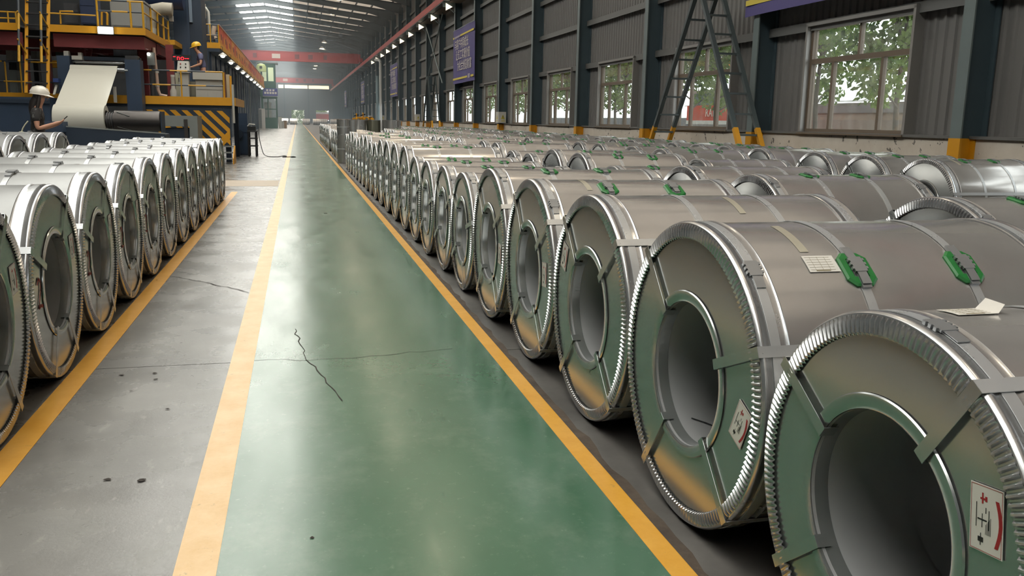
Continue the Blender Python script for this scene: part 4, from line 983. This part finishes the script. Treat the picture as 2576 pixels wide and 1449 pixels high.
x0,x1,z0,z1 = prect(433,138,479,153,29.5); wobj(MB().box((x0,29.5,z0),(x1,29.62,z1)), 'housing', BLACK, ld); wobj(MB().box(((x0+x1)/2-.03,29.55,ZD),((x0+x1)/2+.03,29.6,z0)), 'stand', DARKM, ld)
o = link('red_digits', text_mesh('red_digits','no--',.22,mat('led_red',(255,40,50),.5,emit=(255,30,44),estr=3.),extrude=.002), ld); o.matrix_local = Matrix(((1,0,0,at(460,146,29.5).x-ld.location.x),(0,0,-1,-.005),(0,1,0,(z0+z1)/2-ld.location.z),(0,0,0,1)))
wobj(MB().box((x0+.03,29.494,z1-.07),(x0+.10,29.4995,z1-.05)), 'red_dash', MATS['led_red'], ld)
cb = thing('switch_cabinet', 'pale grey switch cabinet with doors on the low platform', 'cabinet', (at(532,220,28.8).x,28.8,ZD))
x0,x1,z0,z1 = prect(492,181,560,250,28.8); wobj(MB().box((x0,28.8,ZD),(x1,29.4,z1)), 'body', PALE, cb)
zm_ = at(530,227,28.8).z; zq = at(530,201,28.8).z
wobj(MB().box((x0+.02,28.78,ZD+.01),((x0+x1)/2-.05,28.8,zm_-.02)), 'door', PALE, cb); wobj(MB().box(((x0+x1)/2-.03,28.78,ZD+.01),(x1-.02,28.8,zm_-.02)), 'door', PALE, cb)
wobj(MB().box((x0+.02,28.78,zm_+.02),(x1-.02,28.8,zq-.02)), 'panel', PALE, cb); wobj(MB().box((x0-.06,28.70,zq),(x1+.01,28.8,z1+.02)), 'hood', PALE, cb)
wobj(MB().box((x1+.01,28.75,ZD),(x1+.09,28.85,z1)), 'corner_post', mat('rust_brown',(140,84,48),.6), cb); wobj(MB().box((x1+.10,28.9,ZD),(x1+.20,29.4,z1-.05)), 'side_sheet', mat('side_cream',(196,180,150),.6), cb); wobj(MB().box((x1+.21,28.85,ZD),(x1+.27,28.95,z1-.1)), 'corner_post', YEL, cb)
sc2 = thing('small_cabinet', 'cream cabinet between the control desk and the switch cabinet', 'cabinet', (at(455,210,29.6).x,29.6,ZD)); P('body', (442,183,470,247), 29.6, .4, mat('cabinet_cream',(190,186,160),.5), sc2); P('door', (449,196,456,206), 29.585, .014, DARKM, sc2); P('side_unit', (472,205,492,247), 29.6, .4, mat('cabinet_olive',(128,124,108),.5), sc2)
wj = thing('water_jar', 'white jar standing on the platform edge below the railing', 'jar', (at(437,244,28.3).x,28.3,ZD)); wobj(MB().lathe([(0,.01),(0,.10),(.22,.10),(.30,.06),(.36,.055),(.62,.055),(.64,.06),(.64,.01)],20,2,(at(437,244,28.3).x,28.3,ZD)), 'jar_body', PALE, wj, 40); wobj(MB().lathe([(.64,.01),(.64,.062),(.70,.062),(.70,.01)],20,2,(at(437,244,28.3).x,28.3,ZD)), 'jar_cap', SIGN, wj, 40)
hp = thing('coolant_pipe', 'pinkish pipe with fittings rising beside the roll stand', 'pipe', (at(396,240,28.6).x,28.6,ZD)); xx = at(396,200,28.6).x
wobj(MB().tube([(xx+.25,28.6,ZD+.06),(xx+.05,28.6,ZD+.10),(xx,28.6,ZD+.25),(xx-.02,28.6,ZD+.8),(xx-.06,28.6,at(390,120,28.6).z)],.05,10), 'hose', mat('pipe_pink',(196,168,150),.5), hp, 40)
for z in (ZD+.35,ZD+.75): wobj(MB().lathe([(0,.065),(.06,.065)],12,2,(xx-.01,28.6,z)), 'fitting', PALE, hp)
gb = thing('grey_control_box', 'grey box with a lit lamp hung under the upper platform corner', 'box', (at(380,150,28.2).x,28.2,ZD)); x0,x1,z0,z1 = prect(370,132,388,164,28.2)
wobj(MB().box((x0,28.2,z0),(x1,28.4,z1)), 'body', GREY, gb); wobj(MB().box(((x0+x1)/2-.03,28.28,ZD),((x0+x1)/2+.03,28.34,z0)), 'stand', DARKM, gb); wobj(MB().sphere((at(373,136,28.1).x,28.15,at(373,136,28.1).z),.05,12,8), 'lamp_bulb', mat('small_lit',(255,252,240),.4,emit=(255,250,236),estr=4.), gb, 60); wobj(MB().tube([(x0+.06,28.25,z1),(at(373,136,28.1).x,28.2,at(373,136,28.1).z)],.012,6), 'lamp_stem', DARKM, gb)
# clutter behind the rails
def clutter(name, label, cat, rect, Y, depth, m_, zfloor, extra=()):
    x0,x1,z0,z1 = prect(*rect,Y); t = thing(name, label, cat, ((x0+x1)/2,Y,zfloor))
    wobj(MB().box((x0,Y,z0),(x1,Y+depth,z1)), 'body', m_, t)
    if z0 > zfloor+.03: wobj(MB().box((x0+.1*(x1-x0),Y+.1,zfloor),(x1-.1*(x1-x0),Y+depth-.1,z0)), 'stand', DARKM, t)
    wobj(MB().box((x0+.03,Y-.02,z0+.04),(x1-.03,Y,z0+(z1-z0)*.55)), 'lower_cover', m_, t); wobj(MB().box((x0+.03,Y-.02,z0+(z1-z0)*.58),(x1-.03,Y,z1-.04)), 'upper_cover', m_, t)
    return t
clutter('equipment_cabinet','tall grey cabinet on the upper platform behind the yellow rail','cabinet',(278,0,365,68),29.2,1.2,mat('cab_grey',(150,150,146),.5,noise=.08,nscale=1.5),zf1-.017)
clutter('equipment_cabinet','dark blue panel left of the tall grey cabinet','cabinet',(201,-20,240,61),30.2,.8,mat('panel_blue',(44,56,84),.5),zf1-.017)
clutter('fan_housing','dark brown machine with pale base on the upper platform','machine',(160,8,200,61),30.6,.8,DARKM,zf1-.017)
clutter('equipment_cabinet','pale cabinet under the stair at the far left','cabinet',(14,98,38,152),30.5,.6,PALE,ZD)
clutter('equipment_cabinet','small pale cabinet standing right of the stair','cabinet',(77,110,92,152),30.8,.5,PALE,ZD)
clutter('equipment_cabinet','whitish cabinet low behind the left railing','cabinet',(24,176,43,236),29.4,.4,mat('cab_white',(176,186,182),.5),ZD)
clutter('equipment_cabinet','grey green box behind the stair foot','cabinet',(140,130,168,148),30.2,.5,mat('cab_green',(112,122,116),.5),ZD)
# navy tower
x0,x1,_,_ = prect(436,0,508,140,35.); x2 = at(474,60,35.).x
tw = thing('oven_tower', 'tall navy steel tower rising behind the platforms', 'tower', ((x0+x1)/2,35.5,0))
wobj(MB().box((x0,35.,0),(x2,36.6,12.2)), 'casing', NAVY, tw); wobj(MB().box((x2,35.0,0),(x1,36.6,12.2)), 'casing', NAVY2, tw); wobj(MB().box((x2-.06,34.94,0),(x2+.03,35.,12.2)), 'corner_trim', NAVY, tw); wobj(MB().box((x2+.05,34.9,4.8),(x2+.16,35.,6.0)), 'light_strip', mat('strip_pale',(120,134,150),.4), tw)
x0,x1,z0,z1 = prect(415,100,440,112,33.); wobj(MB().box((x0,33.,z0),(x1,35.,z1)), 'edge_beam', YEL, tw); wobj(MB().box((x0,33.1,0),(x0+.12,33.2,z0)), 'stay', NAVY2, tw)
# pale ventilation ducts
dv = thing('ventilation_duct', 'pale ventilation pipe bending behind the upper rails beside the tower', 'duct', (at(405,30,33).x,33.,zf1))
wobj(MB().tube([at(375,70,33),at(378,40,33),at(386,26,33),at(410,22,33),at(434,24,33)],.22,12), 'duct_bend', mat('duct_pale',(176,168,152),.6), dv, 40); wobj(MB().tube([at(375,98,33),at(375,70,33)],.24,12), 'duct_riser', PALE, dv, 40); wobj(pbox(MB(),425,38,434,52,33.2,.3), 'duct_plate', SIGN, dv); wobj(MB().tube([(at(375,98,33).x,33.,0),at(375,98,33)],.10,10), 'duct_support', DARKM, dv)
bh = thing('blue_hood', 'blue round hood over the ventilation pipe', 'hood', (at(402,5,34).x,34.,5.)); wobj(MB().lathe([(-.8,.1),(-.8,.55),(.8,.55),(.8,.1)],28,0,(at(402,2,34).x,34.,at(402,2,34).z+.25)), 'hood_drum', mat('hood_blue',(42,58,96),.45), bh, 30); wobj(MB().box((at(402,2,34).x-.2,33.9,0),(at(402,2,34).x+.2,34.2,at(402,2,34).z)), 'hood_post', DARKM, bh)
# process building with side walkway
BX = -4.45
pb = thing('process_building', 'long dark navy oven building left of the lane', 'building', (-9.,76.,0))
wobj(MB().box((-14.5,49.2,0),(BX,113.8,4.75)), 'building_wall', NAVY2, pb)
for k in range(20):
    y = 49.8+3.2*k; wobj(MB().box((BX,y,0),(BX+.06,y+.12,4.75)), 'wall_rib', NAVY, pb)
for k in range(4):
    y = 60.+9*k; wobj(MB().tube([(BX+.12,y,0),(BX+.12,y,4.5)],.05,8), 'pipe_run', GREY, pb, 40)
wobj(MB().box((-14.5,49.2,4.75),(-3.9,113.8,4.92)), 'roof_slab', NAVY2, pb)
ORB = bpy.data.materials.new('slogan_banner'); ORB.use_nodes = True; nt = ORB.node_tree; b = nt.nodes['Principled BSDF']; MATS['slogan_banner'] = ORB
c = mixc(nt, rng(nt, tex(nt, 1.1, 3, .5, (1,.35,1)), .42, .58, 0, 1), s2l((196,74,46)), s2l((214,142,58))); nt.links.new(c, b.inputs['Base Color']); b.inputs['Roughness'].default_value = .55
wk = thing('side_walkway', 'raised walkway with orange printed boards along the oven building', 'walkway', (-3.9,75.,4.92))
wobj(MB().box((-3.96,49.4,4.93),(-3.86,113.8,5.22)), 'edge_beam', YEL, wk); wobj(MB().box((at(512,110,49.3).x,49.3,4.93),(-3.86,49.4,5.22)), 'edge_beam', YEL, wk)
z0_, z1_ = 5.22, 6.12
for k in range(21):
    y = 49.6+3.05*k; wobj(MB().box((-3.93,y,z0_),(-3.90,y+2.97,z1_)), 'printed_board', ORB, wk)
    if k < 14: wobj(MB().box((-3.898,y+.9,z0_+.25),(-3.894,y+1.35,z0_+.55)), 'board_mark', mat('mark_dark',(70,34,44),.6), wk); wobj(MB().box((-3.898,y+1.9,z0_+.12),(-3.894,y+2.1,z0_+.5)), 'board_mark', MATS['mark_dark'], wk)
wobj(MB().tube([(-3.9,49.35,z1_+.03),(-3.9,113.8,z1_+.03)],.035,8), 'top_rail', mat('rail_pink',(196,150,132),.5), wk, 40)
xw = at(510,64,49.3).x
for z in (z1_+.02,5.6): striped(wk, (xw,49.35,z), (-3.9,49.35,z), .025, 2, 0)
for x in (xw+.35,-3.93): wobj(MB().tube([(x,49.35,5.2),(x,49.35,z1_+.02)],.03,8), 'rail_post', RAILY, wk, 40)
PEN = mat('pendant_lit',(255,252,244),.5,emit=(255,250,240),estr=5.)
for k in range(10):
    y = 49.2+5.9*k; t = thing('pendant_lamp', 'small round lamp under the raised walkway, %s from the camera' % ordw(k), 'lamp', (-3.75,y,4.56), 0., 'lamps under the raised walkway')
    MB().lathe([(.16,.03),(.12,.08),(.04,.20),(0,.22)],18,2).obj('lamp_shade', LAMPS, t, 40); MB().sphere((0,0,-.02),.12,14,8,(1,1,.8)).obj('lamp_bulb', PEN, t, 60); MB().tube([(0,0,.16),(0,0,.45),(-.092,0,.45)],.012,6).obj('lamp_stem', DARKM, t)
# machinery on the walkway end
mm = thing('walkway_machine', 'pale pipework and valves on the walkway beside the tower', 'machine', (at(525,60,51).x,51.,4.93))
wobj(MB().tube([at(509,18,51),at(517,20,51),at(524,30,51),at(526,55,51),at(528,86,51)],.07,8), 'pipe_bend', PALE, mm, 40); wobj(MB().tube([at(512,10,51),at(513,45,51)],.11,8), 'pipe_riser', MATS['duct_pale'], mm, 40); wobj(pbox(MB(),510,48,521,102,51.2,.5), 'valve_rack', DARKM, mm); wobj(MB().tube([at(540,66,51.3),at(537,78,51.3),at(536,88,51.3),at(541,97,51.3)],.13,10), 'hose_bend', mat('hose_beige',(196,178,158),.6), mm, 40); wobj(pbox(MB(),524,90,538,102,51.,.5), 'pump', DARKM, mm); wobj(MB().sphere(at(511,53,50.9),.10,12,8), 'gauge', SIL, mm, 60)
# green control booth
BG = mat('booth_green',(66,100,84),.5,noise=.08,nscale=1.); YB = 116.
bo = thing('control_booth', 'green glazed control booth beside the lane with a purple sign', 'booth', (-3.5,YB+1.5,0))
x0,x1 = -4.42,-2.5
wobj(MB().box((x0,YB,0),(x1,YB+3,1.35)), 'lower_panel', BG, bo)
for x in (x0,x0+.75,x1-.12): 
    for y in (YB,YB+2.9): wobj(MB().box((x,y,1.35),(x+.12,y+.1,3.75)), 'window_post', BG, bo)
for z in (2.35,3.7): wobj(MB().box((x0,YB-.01,z),(x1,YB+.1,z+.12)), 'window_rail', BG, bo)
for a,b_ in ((x0+.12,x0+.75),(x0+.87,x1-.12)):
    for z0,z1 in ((1.36,2.35),(2.47,3.7)): wobj(MB().box((a,YB+.04,z0),(b_,YB+.05,z1)), 'pane', GLASS, bo)
wobj(MB().box((x0+.3,YB+1.6,1.35),(x0+1.2,YB+1.7,3.3)), 'inner_cabinet', PALE, bo); wobj(MB().box((x0-.05,YB-.1,3.82),(x1+.05,YB+3,4.0)), 'booth_roof', BG, bo)
wobj(MB().box((x0-.3,YB+.2,4.0),(x1-.1,YB+3,8.1)), 'upper_room', BG, bo)
for a,b_ in ((x0-.1,x0+.75),(x0+.95,x1-.3)): wobj(MB().box((a,YB+.18,5.9),(b_,YB+.2,7.6)), 'lit_window', mat('booth_lit',(190,205,170),.4,emit=(214,226,190),estr=.45), bo)
wobj(MB().box((x0-.45,YB+.1,8.1),(x1+.25,YB+3.1,8.25)), 'upper_roof', GREY, bo)
sg = thing('booth_sign', 'purple blue sign board above the green booth', 'sign', (-3.4,YB-.15,4.02)); wobj(MB().box((-4.35,YB-.2,4.05),(-2.35,YB-.12,5.0)), 'board', mat('sign_purple',(70,70,140),.5), sg); wobj(MB().box((-4.35,YB-.2,4.0),(-2.35,YB-.1,4.05)), 'bottom_trim', PALE, sg)
for k in range(3): wobj(MB().box((-3.75+.38*k,YB-.21,4.66),(-3.50+.38*k,YB-.201,4.88)), 'printed_mark', BWHT, sg)
for k in range(5): wobj(MB().box((-4.0+.32*k,YB-.21,4.30),(-3.76+.32*k,YB-.201,4.56)), 'printed_mark', BWHT, sg)
nd = thing('green_drum', 'pale green rounded tank under the far crane girder', 'tank', (-4.0,YB-.9,6.0)); wobj(MB().lathe([(7.0,.02),(7.0,.62),(7.6,.62),(7.9,.45),(8.0,.1)],20,2,(-4.25,YB-.75,0)), 'tank_shell', mat('tank_green',(186,200,140),.5), nd, 40); wobj(MB().box((-4.42,YB-1.4,7.35),(-4.1,YB-1.36,7.65)), 'hatch', DARKM, nd); wobj(MB().box((-4.35,YB-.85,0),(-4.15,YB-.65,7.0)), 'tank_post', BG, nd)
wpn = thing('white_panel', 'white upright panel standing before the green booth', 'panel', (-4.0,104.,0)); wobj(MB().box((-4.28,104.,0),(-3.60,104.4,2.35)), 'panel_body', mat('panel_white',(200,196,190),.5), wpn); wobj(MB().box((-4.24,103.98,.1),(-3.96,104.,2.25)), 'panel_door', GREY, wpn)
for k,(x,h,m_) in enumerate(((-2.2,1.5,SIGN),(-1.95,.9,PALE),(-1.6,1.0,mat('crate_brown',(150,118,78),.7)))):
    t = thing('stored_box', ['white box beside the green booth','pale low box next to the white box','brown crate at the end of the boxes by the booth'][k], 'box', (x,118.+k,0)); MB().box((-.22,-.2,0),(.22,.2,h)).obj('box_body', m_, t); MB().box((-.23,-.21,h-.06),(.23,.21,h)).obj('box_lid', GREY, t)
# blue cabinet, work table and cable on the floor
bc = thing('blue_cabinet', 'dark blue steel cabinet standing on the floor past the hazard stripes', 'cabinet', (-2.2,33.4,0))
x0,x1,_,_ = prect(592,285,624,388,33.4); zt_ = at(608,285,33.4).z
wobj(MB().box((x0,33.4,0),(x1,34.1,zt_)), 'body', NAVY, bc); wobj(MB().box((x0+.03,33.38,.06),(x1-.03,33.4,zt_*.52)), 'door', NAVY, bc); wobj(MB().box((x0+.03,33.38,zt_*.55),(x1-.03,33.4,zt_-.04)), 'door', NAVY, bc); wobj(MB().lathe([(0,.16),(-.06,.16),(-.06,.01)],20,1,(x0+.12,33.38,zt_*.5)), 'hand_wheel', NAVY2, bc)
tb = thing('work_table', 'small dark work table with a tool on top beside the blue cabinet', 'table', (-1.6,32.7,0)); xa, xb = x1+.02, at(647,330,32.6).x
zt_ = at(635,328,32.6).z
wobj(MB().box((xa,32.4,zt_-.05),(xb,33.2,zt_)), 'table_top', DARKM, tb)
for x in (xa+.04,xb-.05):
    for y in (32.44,33.1): wobj(MB().box((x-.03,y,0),(x+.03,y+.06,zt_-.05)), 'leg', BLACK, tb)
for z in (.35,.62): wobj(MB().box((xa,32.45,z),(xb,33.1,z+.04)), 'shelf', DARKM, tb)
tl = thing('bench_tool', 'black bench tool with a white handle on the work table', 'tool', ((xa+xb)/2,32.7,zt_)); MB().box((-.16,-.15,0),(.12,.15,.14)).obj('tool_body', BLACK, tl); MB().tube([(-.15,-.1,.14),(-.1,-.1,.22),(.1,-.05,.2)],.025,8).obj('tool_handle', SIGN, tl, 40)
cbl = thing('power_cable', 'black cable running from the table to loops on the floor', 'cable', (-1.2,32.4,0)); pts = []
for (px,py,Y) in ((651,326,32.6),(652,345,32.5),(657,368,32.4),(664,388,32.2)): pts.append(at(px,py,Y))
fp = [(-1.0,32.05),(-.72,32.0),(-.62,32.5),(-.5,32.9),(-.42,32.4),(-.55,32.0),(-.35,31.95),(-.18,32.3),(-.1,31.9),(-.25,31.75)]
pts += [Vector((a,b_,.012)) for a,b_ in fp]
cu = []
for i in range(len(pts)-1):
    p0,p1,p2,p3 = pts[max(i-1,0)],pts[i],pts[i+1],pts[min(i+2,len(pts)-1)]
    for k in range(6):
        s_ = k/6.; cu.append(.5*((2*p1)+(p2-p0)*s_+(2*p0-5*p1+4*p2-p3)*s_*s_+(3*p1-p0-3*p2+p3)*s_**3))
cu.append(pts[-1]); cu = [Vector((p.x,p.y,max(p.z,.012))) for p in cu]
wobj(MB().tube(cu,.013,6), 'cable_run', BLACK, cbl, 60)
# dark screen wall far behind the machine line
struct(MB().box((XL,40.5,0),(-5.4,41.,9.5)).obj('wall_partition', mat('partition_dark',(58,60,62),.7,noise=.2,nscale=.7)))
# ------------------------------------------------------------------ people
SKIN = mat('skin', (196,146,120), .55, noise=.05, nscale=20)
def skinned(name, verts, edges, radii, root, material, parent, sub=2):
    me = bpy.data.meshes.new(name); me.from_pydata(verts, edges, [])
    o = bpy.data.objects.new(name+'_rig', me); COL.objects.link(o)
    md = o.modifiers.new('skin','SKIN'); md.use_smooth_shade = True; md.branch_smoothing = .4
    for i,r in enumerate(radii):
        sv = me.skin_vertices[0].data[i]; sv.radius = (r,r) if not isinstance(r,tuple) else r; sv.use_root = (i == root); sv.use_loose = False
    s_ = o.modifiers.new('sub','SUBSURF'); s_.levels = sub; s_.render_levels = sub
    dg = bpy.context.evaluated_depsgraph_get(); out = bpy.data.meshes.new_from_object(o.evaluated_get(dg)); out.name = name
    bpy.data.objects.remove(o); out.materials.clear(); out.materials.append(material)
    out.polygons.foreach_set('use_smooth',[True]*len(out.polygons)); return link(name, out, parent)
def hand_chain(V, E, R, wrist, palm, dirs, curl):
    """palm and five bent fingers from the wrist index"""
    w_ = Vector(V[wrist]); pd = (Vector(palm)-w_).normalized(); V.append(tuple(palm)); R.append((.034,.020)); E.append((wrist,len(V)-1)); pi_ = len(V)-1
    side = Vector(dirs); down_ = Vector(curl)
    for k,(off,l) in enumerate(((-.030,.068),(-.010,.078),(.010,.074),(.028,.060))):
        a = Vector(palm)+side*off+pd*.035; b_ = a+pd*l*.5+down_*l*.15; c_ = b_+pd*l*.25+down_*l*.45
        V += [tuple(a),tuple(b_),tuple(c_)]; R += [.0105,.0095,.008]; n = len(V); E += [(pi_,n-3),(n-3,n-2),(n-2,n-1)]
    a = Vector(palm)-side*.035-pd*.01; b_ = a-side*.02+pd*.035; c_ = b_+pd*.03+down_*.01
    V += [tuple(a),tuple(b_),tuple(c_)]; R += [.013,.011,.009]; n = len(V); E += [(pi_,n-3),(n-3,n-2),(n-2,n-1)]
def hard_hat(parent, c, m_, tilt=0.):
    h = bpy.data.objects.new('hard_hat', None)
    mb = MB(); mb.sphere((0,0,0),1.,28,9,(.150,.120,.128),0,0,PI*.5); 
    mb.lathe([(.002,1.),(-.008,1.),(-.010,.9)],28,2) if False else None
    n = 28; rim = []
    for k in range(n):
        a = 2*PI*k/n; f = max(0,math.cos(a))**3
        rim.append(((.150+.012+.062*f)*math.cos(a),(.120+.010)*math.sin(a)*(1+.05*f),-.006-.022*f))
    top = [(.150*math.cos(2*PI*k/n),.120*math.sin(2*PI*k/n),0) for k in range(n)]
    mb.add(top+rim+[(x,y,z-.007) for x,y,z in rim],[(k,(k+1)%n,n+(k+1)%n,n+k) for k in range(n)]+[(n+k,n+(k+1)%n,2*n+(k+1)%n,2*n+k) for k in range(n)])
    mb.tube([(-.145,0,.02),(-.11,0,.093),(-.04,0,.126),(.04,0,.126),(.11,0,.093),(.145,0,.02)],.014,8)
    o = mb.obj('hard_hat', m_, parent, 40); o.location = c; o.rotation_euler = (0,tilt,0); return o
def face(parent, c, hx, m_skin):
    """nose, eyes, mouth and ears on a head looking along +X"""
    mb = MB(); mb.sphere((c[0]+hx+.006,c[1],c[2]-.012),.017,10,7,(1.1,.75,1.3)); mb.obj('nose', m_skin, parent, 60)
    for s in (-1,1):
        MB().sphere((c[0]+hx-.018,c[1]+s*.033,c[2]+.018),.012,10,7).obj('eye', mat('eye_white',(222,218,212),.3), parent, 60)
        MB().sphere((c[0]+hx-.008,c[1]+s*.034,c[2]+.018),.006,8,6).obj('iris', mat('iris_dark',(40,30,26),.3), parent, 60)
        MB().sphere((c[0]-.01,c[1]+s*.080,c[2]-.005),.030,10,7,(.65,.30,1.)).obj('ear', m_skin, parent, 60)
        MB().bar((c[0]+hx-.008,c[1]+s*.018,c[2]+.036),(c[0]+hx-.016,c[1]+s*.050,c[2]+.037),.006,.005).obj('eyebrow', mat('hair_dark',(36,30,28),.55), parent)
    MB().sphere((c[0]+hx-.006,c[1],c[2]-.055),.020,10,6,(.45,1.1,.32)).obj('mouth', mat('lip',(170,96,88),.5), parent, 60)
def person(label, loc, rz_, arms, shirt, pants, lean=0., head_down=0., scale=1.):
    t = thing('person', label, 'person', loc, rz_); t.scale = (scale,)*3
    V = [(0,0,.96),(0,0,1.12),(.01+lean*.5,0,1.30),(.01+lean,0,1.44),(.03+lean+head_down*.3,0,1.52),(.045+lean+head_down,0,1.585),(.05+lean+head_down,0,1.655),(.04+lean+head_down,0,1.735)]
    R = [(.115,.155),(.10,.135),(.115,.155),(.075,.10),(.052,.052),(.074,.066),(.096,.078),(.070,.062)]
    E = [(i,i+1) for i in range(7)]
    for s in (-1,1):
        V += [(0,s*.09,.88),(.03,s*.10,.50),(0,s*.105,.09),(.13,s*.115,.04)]; R += [.095,.062,.042,.038]; n = len(V); E += [(0,n-4),(n-4,n-3),(n-3,n-2),(n-2,n-1)]
    for s,(el,wr,pa) in zip((-1,1),arms):
        V += [(.01+lean,s*.175,1.395),el,wr]; R += [.060,.043,.031]; n = len(V); E += [(3,n-3),(n-3,n-2),(n-2,n-1)]
        hand_chain(V,E,R,n-1,pa,(0,s*1.,.0),(.0,-s*.4,.6))
    skinned('body', V, E, R, 0, SKIN, t)
    # shirt: torso and short sleeves a little outside the body
    V2 = [V[0],V[1],V[2],V[3],(V[3][0]+.008,0,1.475)]; R2 = [(.132,.172),(.118,.152),(.132,.176),(.100,.145),(.066,.070)]; E2 = [(0,1),(1,2),(2,3),(3,4)]
    for s,(el,wr,pa) in zip((-1,1),arms):
        sh = Vector((.01+lean,s*.178,1.40)); e_ = sh+(Vector(el)-sh)*.62; V2 += [tuple(sh),tuple(e_)]; R2 += [.092,.068]; n = len(V2); E2 += [(3,n-2),(n-2,n-1)]
    skinned('shirt', V2, E2, R2, 0, shirt, t)
    V3 = [(0,0,.985),(0,0,.93)]; R3 = [(.125,.162),(.13,.165)]; E3 = [(0,1)]
    for s in (-1,1):
        V3 += [(0,s*.095,.86),(.03,s*.10,.50),(0,s*.105,.12)]; R3 += [.108,.078,.064]; n = len(V3); E3 += [(1,n-3),(n-3,n-2),(n-2,n-1)]
    skinned('trousers', V3, E3, R3, 0, pants, t)
    for s in (-1,1): MB().sphere((.05,s*.11,.045),1.,14,8,(.15,.052,.055)).box((-.085,s*.11-.045,.0),(.18,s*.11+.045,.02)).obj('shoe', BLACK, t, 60)
    return t, (.05+lean+head_down,0,1.655)
# woman in the white hard hat reading her phone
HAIR = mat('hair_dark',(36,30,28),.55,noise=.2,nscale=30,stretch=(1,1,.1)) if 'hair_dark' not in MATS else MATS['hair_dark']
TEE = bpy.data.materials.new('printed_tee'); TEE.use_nodes = True; nt = TEE.node_tree; b = nt.nodes['Principled BSDF']; MATS['printed_tee'] = TEE
c = mixc(nt, rng(nt, tex(nt, 16, 4, .6), .56, .62, 0, .7), s2l((44,42,42)), s2l((110,110,108))); nt.links.new(c, b.inputs['Base Color']); b.inputs['Roughness'].default_value = .85
WY = 16.4; wp = at(93,300,WY)
wm, hc = person('person in a white hard hat and dark printed tee looking at a phone', (wp.x,WY,.014), .12,
    [((.03,-.235,1.12),(.27,-.13,1.205),(.345,-.09,1.235)), ((.05,.235,1.12),(.27,.10,1.19),(.345,.045,1.225))], TEE, mat('grey_trousers',(132,130,130),.8), 0., .035, 1.0)
face(wm, hc, .098, SKIN); hard_hat(wm, (hc[0]-.012,0,hc[2]+.045), mat('hat_white',(222,216,204),.3), .12)
mb = MB(); mb.sphere((hc[0]-.035,0,hc[2]+.01),1.,22,12,(.085,.088,.105)); mb.tube([(hc[0]-.055,0,1.64),(hc[0]-.10,0,1.56),(hc[0]-.125,0,1.46),(hc[0]-.13,0,1.36),(hc[0]-.12,0,1.27)],[.07,.078,.075,.058,.02],14)
mb.tube([(hc[0]-.01,-.076,1.67),(hc[0]-.02,-.086,1.60),(hc[0]-.045,-.10,1.50),(hc[0]-.06,-.11,1.40)],[.028,.032,.030,.012],10); mb.obj('hair', HAIR, wm, 70)
bg_ = thing('shoulder_bag', 'pale bag hanging at the hip of the person in the white hat', 'bag', (wp.x-.20,WY-.21,.80))
MB().sphere((0,0,.16),1.,18,10,(.11,.07,.13)).obj('bag_body', mat('bag_pale',(186,184,160),.7,noise=.2,nscale=14), bg_, 60); MB().tube([(0,0,.27),(.02,.03,.34),(.05,.06,.40),(.09,.10,.46)],.012,6).obj('bag_strap', MATS['bag_pale'], bg_, 60)
m_ = Matrix.Rotation(.12,4,'Z'); pp = wm.location + (m_ @ Vector((.415,-.015,1.285)))*1.0
ph = thing('mobile_phone', 'dark mobile phone held by the person in the white hat', 'phone', pp, .12); MB().box((-.078,-.038,-.005),(.078,.038,.005)).obj('phone_body', BLACK, ph); MB().box((-.072,-.034,.005),(.072,.034,.0062)).obj('screen', mat('phone_screen',(92,58,54),.2), ph); ph.rotation_euler = (0,-.75,.12)
# operator in the yellow hard hat at the desk
MY = 30.3; mp = at(500,150,MY)
mn_, hc = person('person in a yellow hard hat and grey blue overalls bending over the control desk', (mp.x+.12,MY,1.915), PI+.25,
    [((.10,-.26,1.13),(.30,-.20,1.05),(.37,-.19,1.03)), ((.10,.26,1.13),(.30,.20,1.05),(.37,.19,1.03))], mat('overalls',(96,98,128),.8,noise=.1,nscale=6), mat('overall_trousers',(66,66,90),.8), .07, .07, 1.0)
face(mn_, hc, .098, SKIN); hard_hat(mn_, (hc[0]-.015,0,hc[2]+.045), mat('hat_yellow',(226,176,40),.35), .22)
mb = MB(); mb.sphere((hc[0]-.03,0,hc[2]),1.,18,10,(.08,.084,.10)); mb.obj('hair', HAIR, mn_, 70)
MB().lathe([(1.455,.078),(1.50,.066)],18,2,(.085,0,0)).obj('red_collar', RED, mn_, 40)
# ------------------------------------------------------------------ haze hanging in the hall
hzm = bpy.data.materials.new('hall_haze'); hzm.use_nodes = True; nt = hzm.node_tree; nt.nodes.clear()
o = N(nt,'ShaderNodeOutputMaterial'); vs_ = N(nt,'ShaderNodeVolumeScatter'); vs_.inputs['Density'].default_value = HAZE; vs_.inputs['Color'].default_value = (.72,.87,1.0,1); vs_.inputs['Anisotropy'].default_value = .2
nt.links.new(vs_.outputs[0], o.inputs['Volume'])
hb = MB().box((XL-.1,55.9,-.006),(9.71,Y1-.15,13.9)).obj('hall_haze', hzm)
tag(hb, 'thin bluish haze hanging in the far half of the hall', 'haze', kind='stuff')
